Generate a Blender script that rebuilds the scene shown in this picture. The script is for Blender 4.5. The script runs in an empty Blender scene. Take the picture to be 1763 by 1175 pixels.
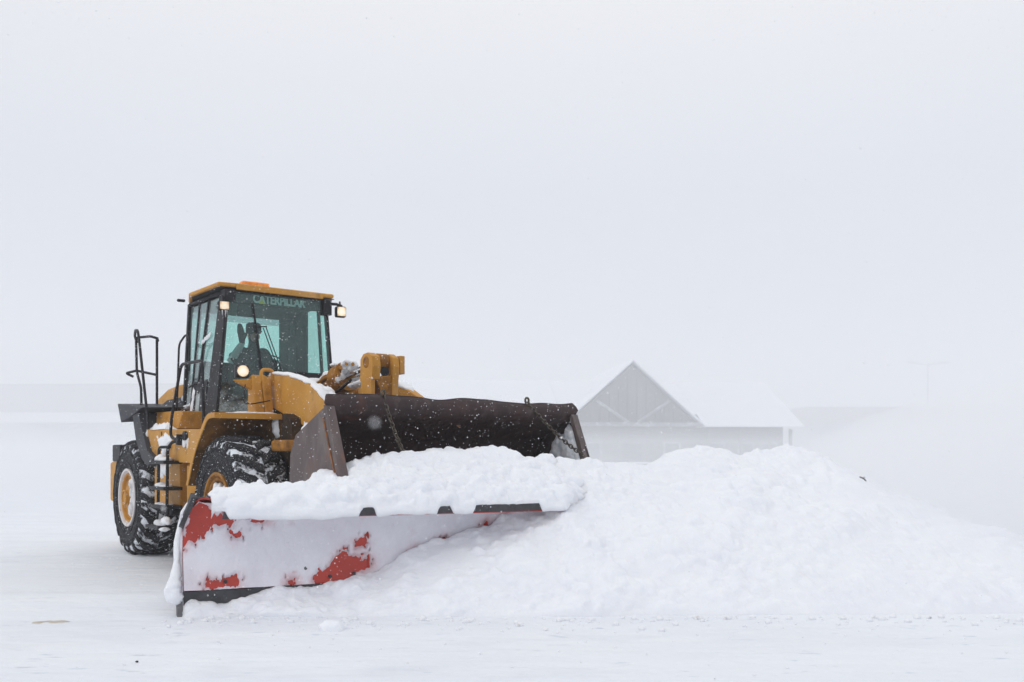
import bpy, bmesh, math, random
import numpy as np
from mathutils import Vector, Matrix
random.seed(7); rng = np.random.default_rng(7)
S = bpy.context.scene; COL = S.collection
R = math.radians
# ------------------------------------------------------------------ camera, sky, sun
CAMZ = 1.39
cd = bpy.data.cameras.new('camera'); cam = bpy.data.objects.new('camera', cd); COL.objects.link(cam)
cam.location = (0, 0, CAMZ); cam.rotation_euler = (R(90), 0, 0)
cd.sensor_width = 36; cd.lens = 1600/1763*36; cd.shift_y = 198/1763
cd.clip_start = .05; cd.clip_end = 3000
cd.dof.use_dof = True; cd.dof.focus_distance = 9.5; cd.dof.aperture_fstop = 2.8
S.camera = cam
w = bpy.data.worlds.new('World'); S.world = w; w.use_nodes = True
nt = w.node_tree; nt.nodes.clear()
SUN_EL, SUN_AZ = R(38), R(-125)          # behind thick cloud, over the camera's left shoulder
out = nt.nodes.new('ShaderNodeOutputWorld'); bg = nt.nodes.new('ShaderNodeBackground')
sky = nt.nodes.new('ShaderNodeTexSky'); sky.sky_type = 'NISHITA'; sky.sun_disc = False
sky.sun_elevation = SUN_EL; sky.sun_rotation = SUN_AZ
tc = nt.nodes.new('ShaderNodeTexCoord'); sx = nt.nodes.new('ShaderNodeSeparateXYZ')
cr = nt.nodes.new('ShaderNodeValToRGB'); mx = nt.nodes.new('ShaderNodeMix'); mx.data_type = 'RGBA'
sc_ = nt.nodes.new('ShaderNodeVectorMath'); sc_.operation = 'SCALE'; sc_.inputs['Scale'].default_value = 10.0
bg.inputs['Strength'].default_value = .1
e = cr.color_ramp.elements
e[0].position = 0; e[0].color = (.725, .742, .818, 1)
e[1].position = 1; e[1].color = (.98, .99, 1.02, 1)
a = e.new(.14); a.color = (.715, .748, .822, 1)
a = e.new(.45); a.color = (.925, .932, .962, 1)
a = e.new(.27); a.color = (.765, .798, .872, 1)
mx.inputs['Factor'].default_value = .04
L_ = nt.links.new
L_(tc.outputs['Generated'], sx.inputs[0]); L_(sx.outputs['Z'], cr.inputs['Fac'])
cn = nt.nodes.new('ShaderNodeTexNoise'); cn.inputs['Scale'].default_value = 1.3; cn.inputs['Detail'].default_value = 3; cm = nt.nodes.new('ShaderNodeMapRange'); cm.inputs['To Min'].default_value = 9.55; cm.inputs['To Max'].default_value = 10.45
L_(tc.outputs['Generated'], cn.inputs['Vector']); L_(cn.outputs['Fac'], cm.inputs['Value']); L_(cm.outputs[0], sc_.inputs['Scale'])
L_(cr.outputs['Color'], sc_.inputs[0]); L_(sc_.outputs[0], mx.inputs['A']); L_(sky.outputs[0], mx.inputs['B'])
L_(mx.outputs['Result'], bg.inputs['Color']); L_(bg.outputs[0], out.inputs[0])
sl = bpy.data.lights.new('sun', 'SUN'); sl.energy = .5; sl.angle = R(30); sl.color = (1, .985, .965)
so = bpy.data.objects.new('sun', sl); COL.objects.link(so)
d = Vector((math.sin(SUN_AZ)*math.cos(SUN_EL), math.cos(SUN_AZ)*math.cos(SUN_EL), math.sin(SUN_EL)))
so.rotation_euler = d.to_track_quat('Z', 'Y').to_euler()
S.view_settings.view_transform = 'Standard'; S.view_settings.look = 'None'
S.view_settings.exposure = -.07; S.view_settings.gamma = 1; S.view_settings.use_curve_mapping = False
cy = S.cycles
cy.max_bounces = 10; cy.diffuse_bounces = 4; cy.glossy_bounces = 3; cy.transmission_bounces = 6
cy.transparent_max_bounces = 16; cy.volume_bounces = 6; cy.use_denoising = True
try: cy.denoiser = 'OPENIMAGEDENOISE'
except Exception: pass

# ------------------------------------------------------------------ numpy noise
def vnoise(p, seed=0):
    """3D value noise in -1..1; p (...,3)"""
    i = np.floor(p).astype(np.int64); f = p - i; f = f*f*(3-2*f)
    def h(x, y, z):
        n = (x*374761393 + y*668265263 + z*2147483647 + seed*974634777) & 0xffffffff
        n = ((n ^ (n >> 13))*1274126177) & 0xffffffff
        n = ((n ^ (n >> 16))*2246822519) & 0xffffffff
        return ((n ^ (n >> 15)) & 0xffffff)/float(0xffffff)*2-1
    x, y, z = i[..., 0], i[..., 1], i[..., 2]; fx, fy, fz = f[..., 0], f[..., 1], f[..., 2]
    c = [[[h(x+a, y+b, z+g) for g in (0, 1)] for b in (0, 1)] for a in (0, 1)]
    l = lambda a, b, t: a + (b-a)*t
    return l(l(l(c[0][0][0], c[0][0][1], fz), l(c[0][1][0], c[0][1][1], fz), fy),
             l(l(c[1][0][0], c[1][0][1], fz), l(c[1][1][0], c[1][1][1], fz), fy), fx)
def fbm(p, octs=4, seed=0, gain=.5):
    s = 0; a = 1.; tot = 0
    for k in range(octs):
        s = s + a*vnoise(p*(2.03**k)+k*17.3, seed+k); tot += a; a *= gain
    return s/tot
def sstep(a, b, x):
    t = np.clip((x-a)/(b-a), 0, 1); return t*t*(3-2*t)

# ------------------------------------------------------------------ object helpers
def prop(o, label=None, cat=None, group=None, kind=None):
    if label: o['label'] = label
    if cat: o['category'] = cat
    if group: o['group'] = group
    if kind: o['kind'] = kind
    return o
def empty(name, loc, rz=0, **k):
    o = bpy.data.objects.new(name, None); COL.objects.link(o); o.location = loc; o.rotation_euler = (0, 0, rz)
    o.empty_display_size = .1
    return prop(o, **k)
def obj(name, bm, mats, parent=None, smooth=False, bevel=0, seg=2, angle=35, **k):
    me = bpy.data.meshes.new(name)
    if isinstance(bm, bmesh.types.BMesh):
        bmesh.ops.recalc_face_normals(bm, faces=bm.faces); bm.to_mesh(me); bm.free()
    else:
        v, f = bm; me.from_pydata(v, [], f)
    for m in (mats if isinstance(mats, (list, tuple)) else [mats]): me.materials.append(m)
    if smooth:
        me.shade_smooth()
        if angle < 180: me.set_sharp_from_angle(angle=R(angle))
    o = bpy.data.objects.new(name, me); COL.objects.link(o); o.parent = parent
    if bevel:
        b = o.modifiers.new('edge', 'BEVEL'); b.width = bevel; b.segments = seg; b.limit_method = 'ANGLE'; b.angle_limit = R(30)
    return prop(o, **k)
def gridobj(name, P, mat, parent=None, smooth=True, wrap=False, **k):
    n, m = P.shape[:2]
    me = bpy.data.meshes.new(name)
    idx = np.arange(n*m).reshape(n, m)
    if wrap: idx = np.vstack([idx, idx[:1]])
    q = np.stack([idx[:-1, :-1], idx[1:, :-1], idx[1:, 1:], idx[:-1, 1:]], -1).reshape(-1, 4)
    me.vertices.add(n*m); me.vertices.foreach_set('co', P.astype(np.float32).ravel())
    me.loops.add(q.size); me.loops.foreach_set('vertex_index', q.ravel().astype(np.int32))
    me.polygons.add(len(q)); me.polygons.foreach_set('loop_start', np.arange(0, q.size, 4, dtype=np.int32))
    me.polygons.foreach_set('loop_total', np.full(len(q), 4, dtype=np.int32))
    me.update(calc_edges=True); me.materials.append(mat)
    if smooth: me.shade_smooth()
    o = bpy.data.objects.new(name, me); COL.objects.link(o); o.parent = parent
    return prop(o, **k)
def B(): return bmesh.new()
def box(bm, x0, x1, y0, y1, z0, z1):
    vs = [bm.verts.new((x, y, z)) for x in (x0, x1) for y in (y0, y1) for z in (z0, z1)]
    for f in ((0, 1, 3, 2), (4, 6, 7, 5), (0, 4, 5, 1), (2, 3, 7, 6), (0, 2, 6, 4), (1, 5, 7, 3)):
        bm.faces.new([vs[i] for i in f])
    return bm
def hexa(bm, lo, hi):
    """lo, hi: four corners each (same winding)"""
    a = [bm.verts.new(p) for p in lo]; b = [bm.verts.new(p) for p in hi]
    bm.faces.new(a); bm.faces.new(b)
    for i in range(4): bm.faces.new((a[i], a[(i+1) % 4], b[(i+1) % 4], b[i]))
    return bm
def prism(bm, pts, a0, a1, axis='y'):
    """polygon extruded along an axis; pts are the two other coordinates in order"""
    def P(p, a): return {'y': (p[0], a, p[1]), 'x': (a, p[0], p[1]), 'z': (p[0], p[1], a)}[axis]
    A = [bm.verts.new(P(p, a0)) for p in pts]; C = [bm.verts.new(P(p, a1)) for p in pts]
    bm.faces.new(A); bm.faces.new(C); n = len(pts)
    for i in range(n): bm.faces.new((A[i], A[(i+1) % n], C[(i+1) % n], C[i]))
    return bm
def roundpath(pts, r=.06, n=5):
    out = [Vector(pts[0])]
    for i in range(1, len(pts)-1):
        p = Vector(pts[i]); a = Vector(pts[i-1])-p; b = Vector(pts[i+1])-p
        ra = min(r, a.length*.45, b.length*.45); a = p+a.normalized()*ra; b = p+b.normalized()*ra
        for k in range(n+1):
            t = k/n; out.append(a*(1-t)**2+p*2*t*(1-t)+b*t*t)
    out.append(Vector(pts[-1])); return out
def tube(bm, pts, r, seg=10, round_=0, cap=True):
    pts = roundpath(pts, round_) if round_ else [Vector(p) for p in pts]
    n = len(pts); rings = []; ref = None
    for i, p in enumerate(pts):
        t = (pts[min(i+1, n-1)]-pts[max(i-1, 0)]).normalized()
        if ref is None: ref = t.orthogonal().normalized()
        ref = (ref-t*ref.dot(t)).normalized(); u = ref; v = t.cross(u)
        rr = r[i] if isinstance(r, (list, tuple)) else r
        rings.append([bm.verts.new(p+(u*math.cos(2*math.pi*k/seg)+v*math.sin(2*math.pi*k/seg))*rr) for k in range(seg)])
    for a, b in zip(rings, rings[1:]):
        for k in range(seg): bm.faces.new((a[k], a[(k+1) % seg], b[(k+1) % seg], b[k]))
    if cap: bm.faces.new(rings[0]); bm.faces.new(rings[-1][::-1])
    return bm
def lathe(bm, prof, c=(0, 0, 0), seg=48, axis='y', mi=None):
    """prof: list of (along, radius)"""
    rings = []
    for a, r in prof:
        ring = []
        for k in range(seg):
            t = 2*math.pi*k/seg; u, v = r*math.cos(t), r*math.sin(t)
            q = {'y': (u, a, v), 'x': (a, u, v), 'z': (u, v, a)}[axis]
            ring.append(bm.verts.new((c[0]+q[0], c[1]+q[1], c[2]+q[2])))
        rings.append(ring)
    for a, b in zip(rings, rings[1:]):
        for k in range(seg):
            f = bm.faces.new((a[k], a[(k+1) % seg], b[(k+1) % seg], b[k]))
    return bm
def cyl(bm, c0, c1, r, seg=20): return tube(bm, [c0, c1], r, seg)
def blob(bm, c, rx, ry, rz, seed=0, amp=.25, sub=3, freq=1.6):
    """one lump of snow"""
    r = bmesh.ops.create_icosphere(bm, subdivisions=sub, radius=1.0)
    vs = r['verts']; P = np.array([v.co[:] for v in vs])
    nz = 1+amp*fbm(P*freq+seed*7.7+50, 3, 5)
    for v, p, s in zip(vs, P, nz): v.co = (c[0]+p[0]*rx*s, c[1]+p[1]*ry*s, c[2]+p[2]*rz*s)
    return bm
def crust(name, poly, thick, mat, parent, frame, res=.012, rag=.03, seed=1, hole=.0, soft=.045, **k):
    """patch of snow stuck on a flat face: heightfield inside polygon, edges die into the surface. frame(a,b,h)->xyz"""
    P = np.array(poly); lo = P.min(0)-.07; hi = P.max(0)+.07
    na = max(6, int((hi[0]-lo[0])/res)); nb = max(6, int((hi[1]-lo[1])/res))
    A, Bb = np.meshgrid(np.linspace(lo[0], hi[0], na), np.linspace(lo[1], hi[1], nb), indexing='ij')
    sd = polysd(np.stack([A, Bb], -1), P)
    q = np.stack([A, Bb, A*0+seed*3.1], -1)
    sd = sd + rag*fbm(q*14, 3, seed)
    if hole: sd = sd - hole*np.clip(fbm(q*9, 3, seed+9)-.15, 0, 1)
    h = thick*(sstep(-.004, soft, sd)*(1+.5*fbm(q*18, 3, seed+4))) - .006*(sd < 0) - .002
    me = bpy.data.meshes.new(name)
    V = np.array([np.broadcast_to(x, A.shape) for x in frame(A, Bb, h)]).transpose(1, 2, 0).reshape(-1, 3)
    idx = np.arange(na*nb).reshape(na, nb)
    q4 = np.stack([idx[:-1, :-1], idx[1:, :-1], idx[1:, 1:], idx[:-1, 1:]], -1).reshape(-1, 4)
    keep = (sd.ravel()[q4] > -.012).any(1); q4 = q4[keep]
    me.from_pydata(V.tolist(), [], q4.tolist()); me.materials.append(mat); me.shade_smooth()
    bm = bmesh.new(); bm.from_mesh(me); bmesh.ops.delete(bm, geom=[v for v in bm.verts if not v.link_faces], context='VERTS'); bm.to_mesh(me); bm.free()
    o = bpy.data.objects.new(name, me); COL.objects.link(o); o.parent = parent
    return prop(o, **k)
def polysd(q, P):
    """signed distance, positive inside"""
    sh = q.shape[:-1]; q = q.reshape(-1, 2); dmin = np.full(len(q), 1e9); ins = np.zeros(len(q), bool)
    for i in range(len(P)):
        a, b = P[i], P[(i+1) % len(P)]; ab = b-a
        t = np.clip(((q-a)@ab)/(ab@ab+1e-12), 0, 1)
        dmin = np.minimum(dmin, np.hypot(*(q-(a+t[:, None]*ab)).T))
        c = ((a[1] > q[:, 1]) != (b[1] > q[:, 1]))
        with np.errstate(divide='ignore', invalid='ignore'):
            xi = (b[0]-a[0])*(q[:, 1]-a[1])/(b[1]-a[1])+a[0]
        ins ^= c & (q[:, 0] < xi)
    return np.where(ins, dmin, -dmin).reshape(sh)
def lumps(P, N, n, r0, r1, amp, seed, spacing=0, clump=1.5):
    """raise irregular broken clumps on a grid surface P (n,m,3); they gather where a slow noise is high"""
    g = np.random.default_rng(seed); D = np.zeros(P.shape[:2]); H, W = D.shape
    li = np.linalg.norm(np.gradient(P, axis=0), axis=-1)+2e-4; lj = np.linalg.norm(np.gradient(P, axis=1), axis=-1)+2e-4
    dens = np.clip(.5+clump*fbm(P*1.7, 2, seed+3), .03, None)
    w_ = np.cumsum((li*lj*dens).ravel()); picks = np.searchsorted(w_, g.uniform(0, w_[-1], n))
    rm = .5*(r0+r1); Wp = P+np.stack([fbm(P*(.55/rm), 3, seed+20+k) for k in range(3)], -1)*rm*1.1
    for k_ in picks:
        i, j = divmod(int(min(k_, H*W-1)), W); r = r0+(r1-r0)*g.beta(1.1, 2.6); ex = r*1.6+rm*1.1; wi = min(300, int(ex/li[i, j])+2); wj = min(300, int(ex/lj[i, j])+2)
        a, b, c, e_ = max(0, i-wi), min(H, i+wi+1), max(0, j-wj), min(W, j+wj+1)
        Q, _ = np.linalg.qr(g.normal(size=(3, 3))); q = np.abs((Wp[a:b, c:e_]-Wp[i, j])@(Q*g.uniform(.65, 1.5, 3)))
        p_ = g.uniform(1.6, 4.5); m_ = (q**p_).sum(-1)**(1/p_)/r
        h = r*np.clip(1-m_**g.uniform(*((1.0, 1.8) if r0 > .04 else (1.4, 3.2))), 0, None)*amp*g.uniform(.4, 1)
        D[a:b, c:e_] = np.maximum(D[a:b, c:e_], h)
    for _ in range(2 if r0 > .04 else 1):
        E_ = np.pad(D, 1, 'edge'); D = .5*D+.125*(E_[:-2, 1:-1]+E_[2:, 1:-1]+E_[1:-1, :-2]+E_[1:-1, 2:])
    return P+N*D[..., None]
def normals(P):
    N = np.cross(np.gradient(P, axis=0), np.gradient(P, axis=1)); N /= np.linalg.norm(N, axis=-1, keepdims=True)+1e-12
    if N[..., 2].mean() < 0: N = -N
    return N

# ------------------------------------------------------------------ materials
def mat(name, col, rough=.5, metal=0, noise=None, bump=0, bscale=30, spec=.5, coord='Object', snow=None, stretch=(1, 1, 1), rust=None):
    """noise = (colour2, scale, lo, hi); snow = (scale, lo, hi); rust = (colour, scale, lo, hi)"""
    m = bpy.data.materials.new(name); m.use_nodes = True; t = m.node_tree; b = t.nodes['Principled BSDF']
    b.inputs['Base Color'].default_value = (*col, 1); b.inputs['Roughness'].default_value = rough
    b.inputs['Metallic'].default_value = metal; b.inputs['Specular IOR Level'].default_value = spec
    N, Lk = t.nodes.new, t.links.new
    tcn = N('ShaderNodeTexCoord'); mp = N('ShaderNodeMapping'); mp.inputs['Scale'].default_value = stretch
    Lk(tcn.outputs[coord], mp.inputs[0]); cur = None
    def layer(cur, spec_, seed):
        c2, sc, lo, hi = spec_
        n = N('ShaderNodeTexNoise'); n.inputs['Scale'].default_value = sc; n.inputs['Detail'].default_value = 6; n.inputs['Roughness'].default_value = .62
        n.noise_dimensions = '4D'; n.inputs['W'].default_value = seed
        r = N('ShaderNodeMapRange'); r.inputs['From Min'].default_value = lo; r.inputs['From Max'].default_value = hi
        x = N('ShaderNodeMix'); x.data_type = 'RGBA'; x.inputs['B'].default_value = (*c2, 1)
        Lk(mp.outputs[0], n.inputs['Vector']); Lk(n.outputs['Fac'], r.inputs['Value']); Lk(r.outputs[0], x.inputs['Factor'])
        if cur is None: x.inputs['A'].default_value = (*col, 1)
        else: Lk(cur, x.inputs['A'])
        return x.outputs['Result'], r.outputs[0]
    for k, sp in enumerate(noise if isinstance(noise, list) else ([noise] if noise else [])): cur, _ = layer(cur, sp, k*3.1)
    if rust: cur, _ = layer(cur, rust, 11)
    if snow:
        cur, fac = layer(cur, ((.80, .83, .88),)+snow, 23)
        mr = N('ShaderNodeMapRange'); mr.inputs['To Min'].default_value = rough; mr.inputs['To Max'].default_value = .95
        Lk(fac, mr.inputs['Value']); Lk(mr.outputs[0], b.inputs['Roughness'])
    if cur is not None: Lk(cur, b.inputs['Base Color'])
    if bump:
        n = N('ShaderNodeTexNoise'); n.inputs['Scale'].default_value = bscale; n.inputs['Detail'].default_value = 8; n.inputs['Roughness'].default_value = .65
        bp = N('ShaderNodeBump'); bp.inputs['Strength'].default_value = 1; bp.inputs['Distance'].default_value = bump
        Lk(mp.outputs[0], n.inputs['Vector']); Lk(n.outputs['Fac'], bp.inputs['Height']); Lk(bp.outputs[0], b.inputs['Normal'])
    return m
SNOWC = (.865, .885, .925)
M = {}
M['snow'] = mat('snow', SNOWC, .9, noise=((.80, .82, .87), 3, .45, .75), bump=.006, bscale=45, spec=.2)
M['snow_pile'] = mat('snow_pile', SNOWC, .9, noise=[((.83, .85, .90), 2.2, .45, .7), ((.74, .75, .79), 5, .72, .88)], bump=.006, bscale=40, spec=.2)
for k_ in ('snow', 'snow_pile'):
    b_ = M[k_].node_tree.nodes['Principled BSDF']; b_.inputs['Subsurface Weight'].default_value = .6; b_.inputs['Subsurface Radius'].default_value = (.9, 1, 1.1); b_.inputs['Subsurface Scale'].default_value = .08
M['crust'] = mat('snow_crust', (.84, .84, .89), .9, noise=[((.74, .71, .77), 1.5, .38, .68), ((.66, .50, .54), 3.2, .60, .85), ((.60, .36, .38), 9, .66, .9)], bump=.016, bscale=9, spec=.2)
M['yellow'] = mat('yellow_paint', (.57, .280, .048), .5, spec=.22, noise=[((.46, .21, .03), 2.2, .4, .7), ((.60, .42, .24), 1.3, .52, .95), ((.20, .10, .03), 5, .56, .80), ((.62, .34, .10), 11, .58, .8)], bump=.0015, bscale=12, rust=((.25, .10, .03), 18, .66, .78), snow=(38, .70, .745))
M['yellow_worn'] = mat('worn_yellow_paint', (.40, .175, .022), .6, spec=.22, noise=((.14, .07, .03), 9, .42, .68), bump=.003, bscale=25, rust=((.10, .035, .015), 14, .6, .72), snow=(22, .64, .70))
M['black'] = mat('black_paint', (.014, .014, .017), .5, spec=.22, noise=((.030, .030, .035), 8, .4, .7), snow=(45, .68, .74))
M['grime'] = mat('grimy_yellow_paint', (.25, .112, .026), .7, spec=.15, noise=[((.07, .036, .015), 4, .35, .68), ((.30, .14, .02), 9, .6, .8)], snow=(24, .68, .73), bump=.003, bscale=20)  # dirty yellow, with the shade under the fender painted into the base colour
M['dark_grime'] = mat('oily_dark_grime', (.035, .022, .014), .7, spec=.2, noise=((.10, .05, .015), 5, .5, .75), snow=(24, .66, .72), bump=.004, bscale=20)  # grime on yellow paint, the shade among the frame parts painted in
M['door'] = mat('frosted_black_door', (.022, .024, .028), .5, spec=.25, noise=((.06, .06, .07), 5, .4, .7), snow=(9, .56, .68), stretch=(1, 1, .45))
M['grey'] = mat('grey_plastic', (.050, .052, .060), .6, spec=.25, noise=((.04, .04, .05), 6, .4, .7), snow=(35, .66, .72))
M['rubber'] = mat('rubber', (.013, .013, .015), .8, spec=.2, noise=[((.045, .045, .05), 7, .42, .75), ((.16, .16, .17), 70, .56, .70)], bump=.004, bscale=60, snow=(48, .60, .68))
M['groove'] = mat('snow_packed_groove', (.025, .025, .028), .8, spec=.2, noise=((.012, .012, .012), 8, .4, .7), bump=.01, bscale=30, snow=(10, .45, .56))
M['cab_dark'] = mat('interior_plastic', (.035, .038, .038), .7, noise=((.06, .065, .065), 4, .4, .7))
M['liner'] = mat('interior_liner', (.12, .15, .145), .8, noise=((.09, .11, .11), 5, .4, .7))
M['bucket'] = mat('bucket_steel', (.050, .028, .027), .6, spec=.3, noise=[((.030, .020, .021), 2.5, .4, .68), ((.10, .072, .068), 9, .52, .78)], bump=.004, bscale=14, rust=((.12, .042, .022), 4, .58, .8), snow=(60, .67, .72), stretch=(1, 1, .4))
M['bucket_side'] = mat('worn_bucket_side', (.125, .090, .085), .6, noise=[((.085, .062, .060), 3, .4, .65), ((.17, .14, .13), 7, .5, .7)], bump=.004, bscale=16, rust=((.24, .09, .035), 3.5, .58, .75), snow=(70, .70, .74), stretch=(1, 1, .4))
M['rust'] = mat('rusty_weld', (.30, .12, .04), .8, noise=((.12, .05, .03), 12, .4, .65))
M['red'] = mat('red_plow_paint', (.50, .040, .022), .38, noise=[((.40, .035, .022), 5, .4, .7), ((.27, .05, .035), 22, .56, .72)], bump=.0015, bscale=20, snow=(55, .68, .73))
M['edge'] = mat('black_cutting_edge', (.030, .030, .034), .6, noise=((.06, .06, .068), 12, .4, .7), bump=.004, bscale=40, snow=(60, .66, .72))
M['steel'] = mat('dull_steel', (.16, .16, .165), .5, metal=.4, noise=((.09, .09, .09), 15, .4, .7), bump=.003, bscale=40)
M['chrome'] = mat('polished_rod', (.55, .56, .58), .18, metal=1)
M['chain'] = mat('weathered_chain', (.11, .10, .075), .6, metal=.4, noise=((.06, .04, .03), 30, .4, .6))
M['white_rim'] = mat('snow_dusted_rim', (.72, .70, .70), .7, noise=((.45, .25, .10), 9, .55, .72))
M['skin'] = mat('skin', (.45, .26, .19), .6)
M['jacket'] = mat('dark_jacket', (.035, .038, .045), .9, noise=((.055, .06, .07), 12, .4, .7), bump=.004, bscale=18)
M['sleeve'] = mat('pale_sleeve', (.42, .47, .48), .9, bump=.006, bscale=40)
M['mitt'] = mat('dark_mitten', (.05, .055, .06), .9, bump=.004, bscale=30)
M['letter'] = mat('pale_lettering', (.44, .53, .52), .7)
M['lettery'] = mat('yellow_lettering', (.55, .50, .05), .7)
M['wood'] = mat('dark_timber', (.10, .095, .095), .85, noise=((.18, .175, .175), .8, .4, .75), stretch=(1, 1, .5))
M['timber'] = mat('snowy_truss', (.26, .26, .28), .9, snow=(2, .5, .8))
M['wall'] = mat('dark_wall', (.09, .085, .09), .9, noise=((.13, .12, .12), .8, .4, .7))
M['beige'] = mat('beige_wall', (.30, .26, .22), .9, noise=((.25, .22, .19), .3, .4, .7))
M['pinkish'] = mat('grey_brown_wall', (.22, .19, .185), .9, noise=((.17, .15, .15), .3, .4, .7))
M['window'] = mat('dark_window', (.03, .045, .05), .2)
M['pole'] = mat('pole_paint', (.12, .12, .13), .6)
M['dirt'] = mat('dirt_speck', (.50, .44, .36), .95, noise=((.6, .55, .5), 9, .45, .65))
M['twig'] = mat('twig_bark', (.04, .03, .025), .9)
t_ = M['crust'].node_tree; b_ = t_.nodes['Principled BSDF']; src = b_.inputs['Base Color'].links[0].from_socket     # paint shines through where the snow film is thin
an = t_.nodes.new('ShaderNodeAttribute'); an.attribute_name = 'thin'; xm = t_.nodes.new('ShaderNodeMix'); xm.data_type = 'RGBA'; xm.inputs['B'].default_value = (.60, .30, .30, 1)
ml = t_.nodes.new('ShaderNodeMath'); ml.operation = 'MULTIPLY'; ml.inputs[1].default_value = .62
t_.links.new(an.outputs['Fac'], ml.inputs[0]); t_.links.new(ml.outputs[0], xm.inputs['Factor']); t_.links.new(src, xm.inputs['A']); t_.links.new(xm.outputs['Result'], b_.inputs['Base Color'])
def emit(name, col, st):
    m = bpy.data.materials.new(name); m.use_nodes = True; t = m.node_tree; b = t.nodes['Principled BSDF']
    b.inputs['Base Color'].default_value = (.9, .85, .75, 1); b.inputs['Emission Color'].default_value = (*col, 1); b.inputs['Emission Strength'].default_value = st
    n = t.nodes.new('ShaderNodeTexVoronoi'); n.inputs['Scale'].default_value = 30
    bp = t.nodes.new('ShaderNodeBump'); bp.inputs['Distance'].default_value = .004
    tcn = t.nodes.new('ShaderNodeTexCoord'); t.links.new(tcn.outputs['Object'], n.inputs['Vector'])
    t.links.new(n.outputs['Distance'], bp.inputs['Height']); t.links.new(bp.outputs[0], b.inputs['Normal'])
    return m
def lampmat(name, r0, r1, st):
    m = emit(name, (1, .8, .5), st); t = m.node_tree; b = t.nodes['Principled BSDF']; b.inputs['Base Color'].default_value = (.22, .20, .17, 1)
    tcn = t.nodes.new('ShaderNodeTexCoord'); mp = t.nodes.new('ShaderNodeMapping'); mp.inputs['Scale'].default_value = (0, 1, 1)
    ln = t.nodes.new('ShaderNodeVectorMath'); ln.operation = 'LENGTH'; mr = t.nodes.new('ShaderNodeMapRange'); mr.inputs['From Min'].default_value = r0; mr.inputs['From Max'].default_value = r1
    nz = t.nodes.new('ShaderNodeTexNoise'); nz.inputs['Scale'].default_value = 28; ad = t.nodes.new('ShaderNodeMath'); ad.operation = 'MULTIPLY_ADD'; ad.inputs[1].default_value = .05
    rp = t.nodes.new('ShaderNodeValToRGB'); e = rp.color_ramp.elements; e[0].color = (1, .93, .80, 1); e[1].color = (.42, .22, .09, 1); a = e.new(.55); a.color = (.98, .78, .52, 1)
    K = t.links.new; K(tcn.outputs['Object'], mp.inputs[0]); K(mp.outputs[0], ln.inputs[0]); K(tcn.outputs['Object'], nz.inputs['Vector']); K(nz.outputs['Fac'], ad.inputs[0]); K(ln.outputs['Value'], ad.inputs[2])
    K(ad.outputs[0], mr.inputs['Value']); K(mr.outputs[0], rp.inputs['Fac']); K(rp.outputs['Color'], b.inputs['Emission Color']); return m
M['lamp'] = lampmat('lit_lens', .045, .105, .95); M['lamp2'] = lampmat('lit_reflector', .02, .10, .85)
M['amber'] = mat('amber_plastic', (1, .36, .04), .25, noise=((.7, .16, .02), 14, .4, .6))
M['amber'].node_tree.nodes['Principled BSDF'].inputs['Emission Color'].default_value = (1, .38, .04, 1)
M['amber'].node_tree.nodes['Principled BSDF'].inputs['Emission Strength'].default_value = .12
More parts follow.
